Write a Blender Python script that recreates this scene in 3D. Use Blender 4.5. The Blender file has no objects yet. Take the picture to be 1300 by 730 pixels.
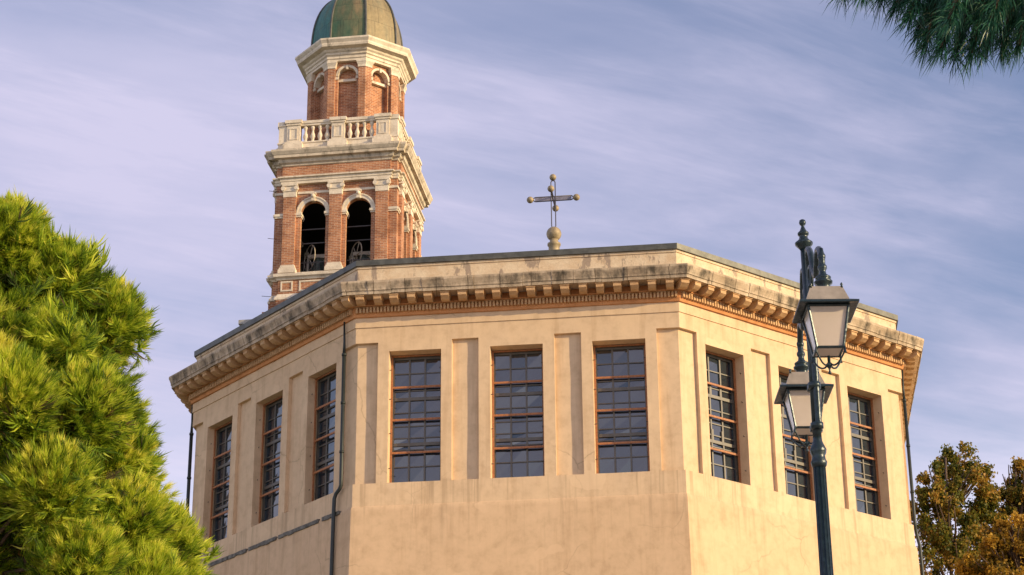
import bpy, math, random
import numpy as np
from mathutils import Vector, noise, Matrix
random.seed(7)
S = bpy.context.scene
C = S.collection
R = math.radians
PI = math.pi

# ------------------------------------------------------------------ camera, sky, sun, exposure
cam = bpy.data.cameras.new('camera')
cam.sensor_width = 36; cam.lens = 2594.695 / 1300 * 36; cam.clip_start = .1; cam.clip_end = 5000
co = bpy.data.objects.new('camera', cam); C.objects.link(co)
PITCH, ROLL = 0.3933177, -0.00935203
co.matrix_world = Matrix.Translation((0, 0, 1.6)) @ Matrix.Rotation(PI/2 + PITCH, 4, 'X') @ Matrix.Rotation(ROLL, 4, 'Z')
S.camera = co

SUN_EL, SUN_AZ = R(15.0), R(115.4)          # azimuth clockwise from +Y
world = bpy.data.worlds.new('World'); S.world = world; world.use_nodes = True
wt = world.node_tree; wn = wt.nodes; wl = wt.links
bg = wn['Background']
sky = wn.new('ShaderNodeTexSky'); sky.sky_type = 'NISHITA'; sky.sun_disc = False
sky.sun_elevation = SUN_EL; sky.sun_rotation = SUN_AZ; sky.altitude = 100; sky.air_density = 1.2; sky.dust_density = .8; sky.ozone_density = 2.5
tc = wn.new('ShaderNodeTexCoord')
sep = wn.new('ShaderNodeSeparateXYZ'); wl.new(tc.outputs['Generated'], sep.inputs[0])
mz = wn.new('ShaderNodeMath'); mz.operation = 'MAXIMUM'; mz.inputs[1].default_value = .06; wl.new(sep.outputs[2], mz.inputs[0])
dx = wn.new('ShaderNodeMath'); dx.operation = 'DIVIDE'; wl.new(sep.outputs[0], dx.inputs[0]); wl.new(mz.outputs[0], dx.inputs[1])
dy = wn.new('ShaderNodeMath'); dy.operation = 'DIVIDE'; wl.new(sep.outputs[1], dy.inputs[0]); wl.new(mz.outputs[0], dy.inputs[1])
cmb = wn.new('ShaderNodeCombineXYZ'); wl.new(dx.outputs[0], cmb.inputs[0]); wl.new(dy.outputs[0], cmb.inputs[1])
def cloud_layer(rot, sx, sy, scale, detail, rough, dist, lo, hi, off):
    m0 = wn.new('ShaderNodeMapping'); m0.inputs['Rotation'].default_value = (0, 0, rot); wl.new(cmb.outputs[0], m0.inputs[0])
    mp = wn.new('ShaderNodeMapping')
    mp.inputs['Scale'].default_value = (sx, sy, 1); mp.inputs['Location'].default_value = off
    wl.new(m0.outputs[0], mp.inputs[0])
    nz = wn.new('ShaderNodeTexNoise'); nz.inputs['Scale'].default_value = scale; nz.inputs['Detail'].default_value = detail
    nz.inputs['Roughness'].default_value = rough; nz.inputs['Distortion'].default_value = dist
    wl.new(mp.outputs[0], nz.inputs['Vector'])
    mr = wn.new('ShaderNodeMapRange'); mr.interpolation_type = 'SMOOTHSTEP'
    mr.inputs['From Min'].default_value = lo; mr.inputs['From Max'].default_value = hi
    wl.new(nz.outputs[0], mr.inputs['Value'])
    return mr.outputs[0]
c1 = cloud_layer(R(-42), .6, 1.0, .95, 7, .55, .35, .335, .635, (3.1, 1.7, 0))
c2 = cloud_layer(R(-30), .9, 3.0, 2.6, 7, .62, .35, .38, .74, (8.2, 4.1, 0))
ad = wn.new('ShaderNodeMath'); ad.operation = 'MULTIPLY_ADD'; ad.inputs[1].default_value = .32; ad.use_clamp = True
wl.new(c2, ad.inputs[0]); 
m1 = wn.new('ShaderNodeMath'); m1.operation = 'MULTIPLY'; m1.inputs[1].default_value = .85; wl.new(c1, m1.inputs[0]); wl.new(m1.outputs[0], ad.inputs[2])
tint = wn.new('ShaderNodeMix'); tint.data_type = 'RGBA'; tint.blend_type = 'MULTIPLY'; tint.inputs[0].default_value = 1
wl.new(sky.outputs[0], tint.inputs[6]); tint.inputs[7].default_value = (1.30, 1.02, 1.08, 1)
mixc = wn.new('ShaderNodeMix'); mixc.data_type = 'RGBA'
wl.new(ad.outputs[0], mixc.inputs[0]); wl.new(tint.outputs[2], mixc.inputs[6]); mixc.inputs[7].default_value = (3.75, 3.6, 4.8, 1)
# the sky pales towards the horizon (added below the frame to lift ambient light)
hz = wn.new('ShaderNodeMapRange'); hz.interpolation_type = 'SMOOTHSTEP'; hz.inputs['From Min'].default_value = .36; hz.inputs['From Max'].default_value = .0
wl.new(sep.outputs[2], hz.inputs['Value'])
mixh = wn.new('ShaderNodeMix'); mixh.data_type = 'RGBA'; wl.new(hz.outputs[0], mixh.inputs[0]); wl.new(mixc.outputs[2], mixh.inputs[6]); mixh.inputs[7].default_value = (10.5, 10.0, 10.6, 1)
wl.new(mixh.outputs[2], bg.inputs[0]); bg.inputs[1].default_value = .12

sl = bpy.data.lights.new('sun', 'SUN'); sl.energy = 3.95; sl.angle = R(.5); sl.color = (1, .77, .44)
so = bpy.data.objects.new('sun', sl); C.objects.link(so)
sdir = Vector((math.sin(SUN_AZ)*math.cos(SUN_EL), math.cos(SUN_AZ)*math.cos(SUN_EL), math.sin(SUN_EL)))
so.rotation_euler = sdir.to_track_quat('Z', 'Y').to_euler(); so.location = (60, -30, 40)
S.view_settings.view_transform = 'Standard'; S.view_settings.look = 'None'; S.view_settings.gamma = 1
S.view_settings.exposure = .56
S.render.engine = 'CYCLES'

# ------------------------------------------------------------------ materials
def mat(name):
    m = bpy.data.materials.new(name); m.use_nodes = True
    t = m.node_tree; return m, t, t.nodes, t.links, t.nodes['Principled BSDF']
def simple(name, col, rough=.6, metal=0, bump=0, scale=20, var=0, spec=None):
    m, t, n, l, p = mat(name)
    p.inputs['Base Color'].default_value = (*col, 1); p.inputs['Roughness'].default_value = rough; p.inputs['Metallic'].default_value = metal
    if spec is not None: p.inputs['Specular IOR Level'].default_value = spec
    tcn = n.new('ShaderNodeTexCoord'); nz = n.new('ShaderNodeTexNoise'); nz.inputs['Scale'].default_value = scale; nz.inputs['Detail'].default_value = 6
    l.new(tcn.outputs['Object'], nz.inputs['Vector'])
    if var:
        r = n.new('ShaderNodeValToRGB'); r.color_ramp.elements[0].position = .3; r.color_ramp.elements[1].position = .7
        r.color_ramp.elements[0].color = (*[c*(1-var) for c in col], 1); r.color_ramp.elements[1].color = (*[min(1, c*(1+var)) for c in col], 1)
        l.new(nz.outputs[0], r.inputs[0]); l.new(r.outputs[0], p.inputs['Base Color'])
    if bump:
        b = n.new('ShaderNodeBump'); b.inputs['Strength'].default_value = bump; b.inputs['Distance'].default_value = .02
        l.new(nz.outputs[0], b.inputs['Height']); l.new(b.outputs[0], p.inputs['Normal'])
    return m
def N(n, kind, **kw):
    x = n.new(kind)
    for k, v in kw.items():
        if k in x.inputs.keys(): x.inputs[k].default_value = v
        else: setattr(x, k, v)
    return x
def ramp(n, l, src, stops):
    r = n.new('ShaderNodeValToRGB'); e = r.color_ramp.elements
    while len(e) < len(stops): e.new(.5)
    for x, (p_, c_) in zip(e, stops): x.position = p_; x.color = (*c_, 1) if len(c_) == 3 else c_
    l.new(src, r.inputs[0]); return r.outputs[0]
def mixrgb(n, l, fac, a, b, mode='MIX'):
    x = n.new('ShaderNodeMix'); x.data_type = 'RGBA'; x.blend_type = mode
    if isinstance(fac, (int, float)): x.inputs[0].default_value = fac
    else: l.new(fac, x.inputs[0])
    for s_, i in ((a, 6), (b, 7)):
        if isinstance(s_, tuple): x.inputs[i].default_value = (*s_, 1)
        else: l.new(s_, x.inputs[i])
    return x.outputs[2]
def uvnoise(n, l, scale, detail=6, rough=.6, sx=1, sy=1, src='Object'):
    t = n.new('ShaderNodeTexCoord'); mp = n.new('ShaderNodeMapping'); mp.inputs['Scale'].default_value = (sx, sx, sy) if src == 'Object' else (sx, sy, 1)
    l.new(t.outputs[src], mp.inputs[0])
    z = n.new('ShaderNodeTexNoise'); z.inputs['Scale'].default_value = scale; z.inputs['Detail'].default_value = detail; z.inputs['Roughness'].default_value = rough
    l.new(mp.outputs[0], z.inputs['Vector']); return z.outputs[0]

def plaster(name, base, low, runs=True):
    m, t, n, l, p = mat(name)
    big = uvnoise(n, l, .55, 5, .6); mid = uvnoise(n, l, 3.0, 8, .65); streak = uvnoise(n, l, 1.0, 6, .6, 3.2, .22); fine = uvnoise(n, l, 38, 4, .6)
    c = ramp(n, l, big, [(.3, low), (.62, base)])
    c = mixrgb(n, l, .55, c, ramp(n, l, mid, [(.32, tuple(x*.88 for x in low)), (.5, base), (.68, tuple(min(1, x*1.12) for x in base))]))
    st = ramp(n, l, streak, [(.52, (1, 1, 1)), (.74, (.70, .64, .58))])
    c = mixrgb(n, l, .6, c, st, 'MULTIPLY')
    tq = n.new('ShaderNodeTexCoord'); vn = n.new('ShaderNodeTexNoise'); vn.inputs['Scale'].default_value = 1.3; vn.inputs['Detail'].default_value = 6; l.new(tq.outputs['Object'], vn.inputs['Vector'])
    va = mixrgb(n, l, .35, tq.outputs['Object'], vn.outputs[1]); vo = n.new('ShaderNodeTexVoronoi'); vo.feature = 'DISTANCE_TO_EDGE'; vo.inputs['Scale'].default_value = .42; l.new(va, vo.inputs['Vector'])
    ck = ramp(n, l, vo.outputs[0], [(.0, (1, 1, 1)), (.0045, (0, 0, 0))]); cm = ramp(n, l, uvnoise(n, l, .35, 3, .5), [(.50, (0, 0, 0)), (.60, (.55, .55, .55))])
    c = mixrgb(n, l, mixrgb(n, l, 1.0, ck, cm, 'MULTIPLY'), c, tuple(x*.45 for x in low))
    if runs:
        sz = n.new('ShaderNodeSeparateXYZ'); l.new(tq.outputs['Object'], sz.inputs[0])
        mr = n.new('ShaderNodeMapRange'); mr.inputs['From Min'].default_value = 16.6; mr.inputs['From Max'].default_value = 18.9; l.new(sz.outputs[2], mr.inputs['Value'])
        zb_ = ramp(n, l, mr.outputs[0], [(0, (0, 0, 0)), (.65, (.55, .55, .55)), (.98, (.9, .9, .9)), (1, (0, 0, 0))])
        rn = ramp(n, l, uvnoise(n, l, 1.0, 4, .7, 4.5, .12), [(.53, (0, 0, 0)), (.66, (1, 1, 1))])
        c = mixrgb(n, l, mixrgb(n, l, 1.0, zb_, rn, 'MULTIPLY'), c, tuple(x*.72 for x in low))
        pt = ramp(n, l, uvnoise(n, l, .8, 3, .4, 1, 1), [(.655, (0, 0, 0)), (.665, (.6, .6, .6))]); c = mixrgb(n, l, pt, c, tuple(min(1, x*1.08) for x in base))
    l.new(c, p.inputs['Base Color']); p.inputs['Roughness'].default_value = .92; p.inputs['Specular IOR Level'].default_value = .2
    ad = n.new('ShaderNodeMath'); ad.operation = 'MULTIPLY_ADD'; ad.inputs[1].default_value = .22; l.new(fine, ad.inputs[0]); l.new(mid, ad.inputs[2])
    b = n.new('ShaderNodeBump'); b.inputs['Strength'].default_value = .28; b.inputs['Distance'].default_value = .015
    l.new(ad.outputs[0], b.inputs['Height']); l.new(b.outputs[0], p.inputs['Normal'])
    return m
M = {}
M['plaster'] = plaster('cream plaster', (.65, .475, .30), (.58, .41, .25))
M['plaster_low'] = plaster('ochre plaster', (.61, .43, .265), (.54, .37, .22))
M['terracotta'] = plaster('terracotta render', (.58, .27, .11), (.47, .20, .075), False)

def stone(name, light, dark, stain, stain_lo=.5, stain_hi=.62, block=0):
    m, t, n, l, p = mat(name)
    a = uvnoise(n, l, 2.2, 8, .7); s_ = uvnoise(n, l, 1.6, 8, .68, 1.6, .6); f = uvnoise(n, l, 14, 6, .7)
    c = ramp(n, l, a, [(.35, dark), (.6, light)])
    sf_ = ramp(n, l, s_, [(stain_lo, (0, 0, 0)), (stain_hi, (1, 1, 1))])
    if block:      # dirt lies along the upper moulding of the cornice
        tz = n.new('ShaderNodeTexCoord'); sz = n.new('ShaderNodeSeparateXYZ'); l.new(tz.outputs['Object'], sz.inputs[0])
        mr = n.new('ShaderNodeMapRange'); mr.inputs['From Min'].default_value = 24.42; mr.inputs['From Max'].default_value = 24.85; l.new(sz.outputs[2], mr.inputs['Value'])
        band = ramp(n, l, mr.outputs[0], [(.0, (.35, .35, .35)), (.22, (1, 1, 1)), (.72, (1, 1, 1)), (.86, (.15, .15, .15))])
        sf_ = mixrgb(n, l, 1.0, sf_, band, 'MULTIPLY')
    c = mixrgb(n, l, sf_, c, stain)
    c = mixrgb(n, l, .32, c, ramp(n, l, f, [(.3, (.55, .53, .5)), (.7, (1, 1, 1))]), 'MULTIPLY')
    if block:
        t_ = n.new('ShaderNodeTexCoord'); br = n.new('ShaderNodeTexBrick'); l.new(t_.outputs['UV'], br.inputs['Vector'])
        br.offset = .37; br.inputs['Scale'].default_value = 1; br.inputs['Brick Width'].default_value = block; br.inputs['Row Height'].default_value = 3.3; br.inputs['Mortar Size'].default_value = .012
        br.inputs['Color1'].default_value = (1, 1, 1, 1); br.inputs['Color2'].default_value = (.80, .78, .75, 1); br.inputs['Mortar'].default_value = (.3, .27, .24, 1)
        c = mixrgb(n, l, .9, c, br.outputs[0], 'MULTIPLY')
    l.new(c, p.inputs['Base Color']); p.inputs['Roughness'].default_value = .9; p.inputs['Specular IOR Level'].default_value = .25
    b = n.new('ShaderNodeBump'); b.inputs['Strength'].default_value = .4; b.inputs['Distance'].default_value = .025
    l.new(f, b.inputs['Height']); l.new(b.outputs[0], p.inputs['Normal'])
    return m
M['cornice_stone'] = stone('weathered cornice stone', (.62, .50, .36), (.46, .35, .24), (.13, .108, .08), .43, .62, .93)
M['modillion'] = stone('modillion stone', (.60, .39, .21), (.48, .285, .14), (.20, .15, .10), .60, .75)
M['parapet'] = stone('peeling parapet plaster', (.70, .57, .40), (.60, .44, .28), (.36, .28, .21), .55, .585)
M['tower_stone'] = stone('istrian stone', (.80, .70, .55), (.60, .51, .39), (.24, .20, .15), .58, .72)
M['tower_stone_dirty'] = stone('dirty istrian stone', (.70, .60, .46), (.48, .41, .31), (.19, .16, .12), .52, .70)

def brick(name, a, b_, mortar, dark):
    m, t, n, l, p = mat(name)
    tc_ = n.new('ShaderNodeTexCoord'); br = n.new('ShaderNodeTexBrick'); l.new(tc_.outputs['UV'], br.inputs['Vector'])
    br.inputs['Scale'].default_value = 1; br.inputs['Brick Width'].default_value = .27; br.inputs['Row Height'].default_value = .085; br.inputs['Mortar Size'].default_value = .009
    br.inputs['Color1'].default_value = (*a, 1); br.inputs['Color2'].default_value = (*b_, 1); br.inputs['Mortar'].default_value = (*mortar, 1); br.inputs['Bias'].default_value = 0
    big = uvnoise(n, l, 1.1, 8, .7); sp = uvnoise(n, l, 9, 5, .8)
    c = mixrgb(n, l, .8, br.outputs[0], ramp(n, l, big, [(.34, dark), (.6, (1, 1, 1))]), 'MULTIPLY')
    c = mixrgb(n, l, ramp(n, l, sp, [(.62, (0, 0, 0)), (.75, (.7, .7, .7))]), c, tuple(x*1.25 for x in mortar))
    c = mixrgb(n, l, ramp(n, l, sp, [(.28, (.8, .8, .8)), (.38, (0, 0, 0))]), c, tuple(x*.35 for x in a))
    l.new(c, p.inputs['Base Color']); p.inputs['Roughness'].default_value = .93; p.inputs['Specular IOR Level'].default_value = .15
    b = n.new('ShaderNodeBump'); b.inputs['Strength'].default_value = .4; b.inputs['Distance'].default_value = .015; l.new(sp, b.inputs['Height']); l.new(b.outputs[0], p.inputs['Normal'])
    return m
M['brick'] = brick('red brick', (.54, .24, .115), (.33, .13, .07), (.58, .44, .31), (.45, .38, .35))
M['brick_dark'] = brick('dark brick', (.10, .05, .035), (.07, .035, .025), (.09, .07, .055), (.6, .6, .6))
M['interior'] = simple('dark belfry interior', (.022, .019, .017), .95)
M['roof_metal'] = simple('roof edge metal', (.085, .085, .07), .45, .25, .3, 4, .35)
M['grey_slab'] = simple('grey slab', (.34, .33, .31), .9, 0, .4, 6, .2)
M['drain'] = simple('dark green pipe', (.018, .024, .022), .5, .1, .1, 5, .3)
M['frame_dark'] = simple('window frame dark', (.035, .028, .024), .5, 0, 0, 5, .3)
M['rust'] = simple('rust orange bar', (.34, .135, .05), .65, 0, .3, 20, .3)
M['sash'] = simple('window sash paint', (.10, .088, .07), .4, 0, 0, 5, .15)
M['iron'] = simple('lamp iron', (.016, .032, .040), .32, .35, .25, 30, .35, .6)
M['lantern_metal'] = simple('lantern roof metal', (.34, .29, .23), .42, .25, .1, 12, .2)
M['pipe_metal'] = simple('dark hook', (.05, .045, .04), .6)
M['cross_iron'] = simple('cross iron', (.07, .065, .075), .5, .3, 0, 8, .2)
M['cross_plate'] = simple('cross plate', (.20, .19, .23), .5, .2, 0, 8, .2)
M['cross_ball'] = simple('cross ball', (.30, .235, .14), .6, .15, .3, 5, .35)
M['bark'] = simple('bark', (.10, .065, .045), .95, 0, 1, 12, .4)
M['bell'] = simple('bell bronze', (.09, .11, .085), .45, .7, .1, 6, .3)
M['bell_frame'] = simple('bell frame', (.42, .36, .28), .6, 0, .1, 6, .2)

def tilemat():
    m, t, n, l, p = mat('terracotta roof tiles')
    tc_ = n.new('ShaderNodeTexCoord'); w = n.new('ShaderNodeTexWave'); w.inputs['Scale'].default_value = 1.6; w.inputs['Distortion'].default_value = .6; l.new(tc_.outputs['UV'], w.inputs['Vector'])
    a = uvnoise(n, l, 6, 6, .7)
    c = mixrgb(n, l, .6, ramp(n, l, a, [(.3, (.30, .12, .06)), (.7, (.58, .30, .17))]), ramp(n, l, w.outputs[0], [(.1, (.4, .4, .4)), (.6, (1, 1, 1))]), 'MULTIPLY')
    l.new(c, p.inputs['Base Color']); p.inputs['Roughness'].default_value = .9
    b = n.new('ShaderNodeBump'); b.inputs['Strength'].default_value = 1; b.inputs['Distance'].default_value = .06; l.new(w.outputs[0], b.inputs['Height']); l.new(b.outputs[0], p.inputs['Normal'])
    return m
M['tiles'] = tilemat()

def copper(name, a_, b_, c_):
    m, t, n, l, p = mat(name)
    a = uvnoise(n, l, 1.1, 8, .65, 1.5, .5); f = uvnoise(n, l, 5, 8, .7)
    c = ramp(n, l, a, [(.32, a_), (.5, b_), (.68, c_)])
    c = mixrgb(n, l, .6, c, ramp(n, l, f, [(.3, (.45, .45, .45)), (.7, (1.0, 1.0, 1.0))]), 'MULTIPLY')
    tc_ = n.new('ShaderNodeTexCoord'); br = n.new('ShaderNodeTexBrick'); l.new(tc_.outputs['UV'], br.inputs['Vector']); br.inputs['Brick Width'].default_value = .62; br.inputs['Row Height'].default_value = .95; br.inputs['Scale'].default_value = 1; br.inputs['Mortar Size'].default_value = .012
    br.inputs['Color1'].default_value = (1, 1, 1, 1); br.inputs['Color2'].default_value = (.8, .8, .8, 1); br.inputs['Mortar'].default_value = (.35, .35, .35, 1)
    c = mixrgb(n, l, .8, c, br.outputs[0], 'MULTIPLY')
    l.new(c, p.inputs['Base Color']); p.inputs['Roughness'].default_value = .6; p.inputs['Metallic'].default_value = .15
    b = n.new('ShaderNodeBump'); b.inputs['Strength'].default_value = .5; b.inputs['Distance'].default_value = .03; l.new(f, b.inputs['Height']); l.new(b.outputs[0], p.inputs['Normal'])
    return m
M['copper_teal'] = copper('verdigris copper', (.03, .10, .10), (.05, .20, .17), (.10, .15, .08))
M['copper_green'] = copper('green copper', (.05, .13, .07), (.13, .16, .08), (.30, .22, .11))
M['copper_tan'] = copper('tan sunlit copper', (.22, .18, .09), (.32, .25, .13), (.26, .23, .13))

def glassmat(name, col, rough):
    m, t, n, l, p = mat(name)
    a = uvnoise(n, l, .9, 3, .5)
    l.new(ramp(n, l, a, [(.35, tuple(x*.6 for x in col)), (.65, col)]), p.inputs['Base Color'])
    p.inputs['Roughness'].default_value = rough; p.inputs['IOR'].default_value = 2.0; p.inputs['Specular IOR Level'].default_value = .6
    b = n.new('ShaderNodeBump'); b.inputs['Strength'].default_value = .04; b.inputs['Distance'].default_value = .05; l.new(a, b.inputs['Height']); l.new(b.outputs[0], p.inputs['Normal'])
    return m
M['glass'] = glassmat('window glass', (.020, .034, .046), .06)

def lampglass():
    m, t, n, l, p = mat('frosted lamp glass')
    tc_ = n.new('ShaderNodeTexCoord')
    a = uvnoise(n, l, 3, 4, .6, src='Object')
    l.new(ramp(n, l, a, [(.3, (.66, .56, .46)), (.7, (.78, .68, .58))]), p.inputs['Base Color'])
    p.inputs['Roughness'].default_value = .28; p.inputs['Specular IOR Level'].default_value = .8
    p.inputs['Transmission Weight'].default_value = .35; p.inputs['IOR'].default_value = 1.3
    return m
M['lampglass'] = lampglass()

def leafmat(name, cols, trans=.4, rough=.55, attr='tone'):
    m, t, n, l, p = mat(name)
    at = n.new('ShaderNodeAttribute'); at.attribute_name = attr
    c = ramp(n, l, at.outputs['Fac'], [(i/(len(cols)-1), c_) for i, c_ in enumerate(cols)])
    l.new(c, p.inputs['Base Color']); p.inputs['Roughness'].default_value = rough; p.inputs['Specular IOR Level'].default_value = .35
    tr = n.new('ShaderNodeBsdfTranslucent'); l.new(c, tr.inputs[0]); mx = n.new('ShaderNodeMixShader'); mx.inputs[0].default_value = trans
    l.new(p.outputs[0], mx.inputs[1]); l.new(tr.outputs[0], mx.inputs[2]); l.new(mx.outputs[0], n['Material Output'].inputs[0])
    return m
M['needles'] = leafmat('pine needles', [(.17, .10, .045), (.030, .07, .010), (.18, .29, .016), (.54, .62, .04), (.80, .74, .12)], .48)
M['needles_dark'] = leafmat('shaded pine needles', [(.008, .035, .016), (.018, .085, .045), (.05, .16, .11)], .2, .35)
M['autumn'] = leafmat('autumn leaves', [(.055, .08, .014), (.15, .16, .02), (.30, .22, .03), (.50, .27, .045)], .45)
M['autumn_gold'] = leafmat('golden leaves', [(.10, .09, .012), (.28, .17, .02), (.48, .28, .035), (.60, .38, .05)], .45)

def groundmat(name, a, b, sc):
    m, t, n, l, p = mat(name)
    x = uvnoise(n, l, sc, 8, .6, src='Object'); l.new(ramp(n, l, x, [(.3, a), (.7, b)]), p.inputs['Base Color']); p.inputs['Roughness'].default_value = .95
    return m
M['grass'] = groundmat('grass', (.05, .07, .02), (.11, .12, .04), .6)
M['paving'] = groundmat('paving', (.38, .32, .25), (.50, .42, .33), .8)

# ------------------------------------------------------------------ mesh helpers
class MB:
    def __init__(s): s.v = []; s.f = []; s.sm = []
    def vert(s, p): s.v.append((p[0], p[1], p[2])); return len(s.v)-1
    def face(s, idx, smooth=False): s.f.append(tuple(idx)); s.sm.append(smooth)
    def quad(s, *pts, smooth=False): s.face([s.vert(p) for p in pts], smooth)
    def fbox(s, F, s0, s1, o0, o1, z0, z1):
        o, t, n = F
        P = lambda a, b, c: (o + t*a + n*b)[:2] + (c,) if False else tuple((o + t*a + n*b).xy) + (c,)
        c = [P(a, b, z) for z in (z0, z1) for a, b in ((s0, o0), (s1, o0), (s1, o1), (s0, o1))]
        i = [s.vert(x) for x in c]
        for q in ((0, 3, 2, 1), (4, 5, 6, 7), (0, 1, 5, 4), (1, 2, 6, 5), (2, 3, 7, 6), (3, 0, 4, 7)): s.face([i[k] for k in q])
    def tube(s, pts, r, n=10, smooth=True, caps=True):
        pts = [Vector(p) for p in pts]; rr = r if isinstance(r, (list, tuple)) else [r]*len(pts)
        rings = []; up = None
        for k, p in enumerate(pts):
            d = (pts[min(k+1, len(pts)-1)] - pts[max(k-1, 0)]).normalized()
            if up is None: up = Vector((0, 0, 1)) if abs(d.z) < .9 else Vector((1, 0, 0))
            a = d.cross(up).normalized(); b = a.cross(d).normalized(); up = b
            rings.append([s.vert(p + (a*math.cos(2*PI*j/n) + b*math.sin(2*PI*j/n))*rr[k]) for j in range(n)])
        for k in range(len(rings)-1):
            for j in range(n): s.face((rings[k][j], rings[k][(j+1) % n], rings[k+1][(j+1) % n], rings[k+1][j]), smooth)
        if caps: s.face(rings[0][::-1]); s.face(rings[-1])
    def lathe(s, c, prof, n=20, smooth=True):
        c = Vector(c); rings = []
        for r, z in prof: rings.append([s.vert(c + Vector((max(r, 1e-4)*math.cos(2*PI*j/n), max(r, 1e-4)*math.sin(2*PI*j/n), z))) for j in range(n)])
        for k in range(len(rings)-1):
            for j in range(n): s.face((rings[k][j], rings[k][(j+1) % n], rings[k+1][(j+1) % n], rings[k+1][j]), smooth)
        s.face(rings[0][::-1]); s.face(rings[-1])
    def sphere(s, c, r, n=16, m=10):
        s.lathe(c, [(r*math.sin(PI*k/m), -r*math.cos(PI*k/m)) for k in range(m+1)], n)
    def sweep(s, plan, prof, closed_top=True, closed_bottom=True):
        """plan: CCW list of (x,y); prof: list of (offset,z)"""
        n = len(plan); rings = []
        for off, z in prof:
            ring = []
            for i in range(n):
                p0, p1, p2 = Vector(plan[i-1]), Vector(plan[i]), Vector(plan[(i+1) % n])
                d1 = (p1-p0).normalized(); d2 = (p2-p1).normalized()
                n1 = Vector((d1.y, -d1.x)); n2 = Vector((d2.y, -d2.x))
                mvec = (n1+n2); mvec = mvec / max(1e-6, mvec.dot(n1))
                q = p1 + mvec*off; ring.append(s.vert((q.x, q.y, z)))
            rings.append(ring)
        for k in range(len(rings)-1):
            for j in range(n): s.face((rings[k][j], rings[k][(j+1) % n], rings[k+1][(j+1) % n], rings[k+1][j]))
        if closed_bottom: s.face(rings[0][::-1])
        if closed_top: s.face(rings[-1])
    def build(s, name, material, parent=None, origin=None):
        org = Vector(origin) if origin is not None else (parent['_o'] if parent is not None and '_o' in parent else Vector((0, 0, 0)))
        org = Vector(org)
        me = bpy.data.meshes.new(name)
        V = np.array(s.v, dtype=float) - np.array(org)
        me.from_pydata(V.tolist(), [], s.f); me.polygons.foreach_set('use_smooth', s.sm)
        me.update()
        boxuv(me, org)
        me.materials.append(material)
        o = bpy.data.objects.new(name, me); C.objects.link(o)
        if parent is not None: o.parent = parent; ORG[o.name] = org
        else: o.location = org
        return o
ORG = {}
def boxuv(me, org):
    uv = me.uv_layers.new(name='UVMap')
    nl = len(me.loops)
    vi = np.empty(nl, dtype=np.int64); me.loops.foreach_get('vertex_index', vi)
    co_ = np.empty(len(me.vertices)*3); me.vertices.foreach_get('co', co_); co_ = co_.reshape(-1, 3) + np.array(org)
    npoly = len(me.polygons); nn = np.empty(npoly*3); me.polygons.foreach_get('normal', nn); nn = nn.reshape(-1, 3)
    tot = np.empty(npoly, dtype=np.int64); me.polygons.foreach_get('loop_total', tot)
    pn = np.repeat(nn, tot, axis=0); P = co_[vi]
    horiz = np.abs(pn[:, 2]) > .75
    ln = np.hypot(pn[:, 0], pn[:, 1]); ln[ln < 1e-6] = 1
    tx, ty = -pn[:, 1]/ln, pn[:, 0]/ln
    # quantise the tangent so that faces of one facade share one mapping
    u = P[:, 0]*tx + P[:, 1]*ty + np.round(np.arctan2(ty, tx), 1)*7.3; v = P[:, 2].copy()
    u[horiz] = P[horiz, 0]; v[horiz] = P[horiz, 1]
    uv.data.foreach_set('uv', np.stack([u, v], 1).ravel())

def thing(name, label, cat, loc, group=None):
    o = bpy.data.objects.new(name, None); C.objects.link(o); o.empty_display_size = .3
    o.location = loc; o['label'] = label; o['category'] = cat
    if group: o['group'] = group
    ORG[o.name] = Vector(loc); return o
def part(mb, name, m, parent, label=None):
    o = mb.build(name, m, parent, ORG[parent.name]); 
    if label: o['label'] = label
    return o
def structure(o): o['kind'] = 'structure'; return o

# ------------------------------------------------------------------ ground
g = MB(); g.quad((-1500, -1500, 0), (1500, -1500, 0), (1500, 1500, 0), (-1500, 1500, 0)); structure(g.build('ground', M['grass']))
g = MB(); g.quad((-22, -12, .004), (26, -12, .004), (26, 54, .004), (-22, 54, .004)); structure(g.build('paved_square', M['paving']))

# ------------------------------------------------------------------ the octagonal church
OC = Vector((1.43728, 66.93267, 0)); OROT = -0.11606273
OA = 9.5/2/math.tan(PI/8); T8 = math.tan(PI/8)
def frame(k, c=OC, rot=OROT, ap=OA, nf=8):
    a = rot + k*2*PI/nf - PI/2
    n = Vector((math.cos(a), math.sin(a), 0)); t = Vector((-n.y, n.x, 0))
    return (Vector((c.x, c.y, 0)) + n*ap, t, n)
def octplan(ap, c=OC, rot=OROT):
    r = ap/math.cos(PI/8); return [(c.x + r*math.cos(rot+(k-.5)*PI/4-PI/2), c.y + r*math.sin(rot+(k-.5)*PI/4-PI/2)) for k in range(8)]
OP = octplan(OA)
church = thing('church_building', 'octagonal cream plastered church hall with bracketed cornice and tall gridded windows', 'church', OC)

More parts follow.
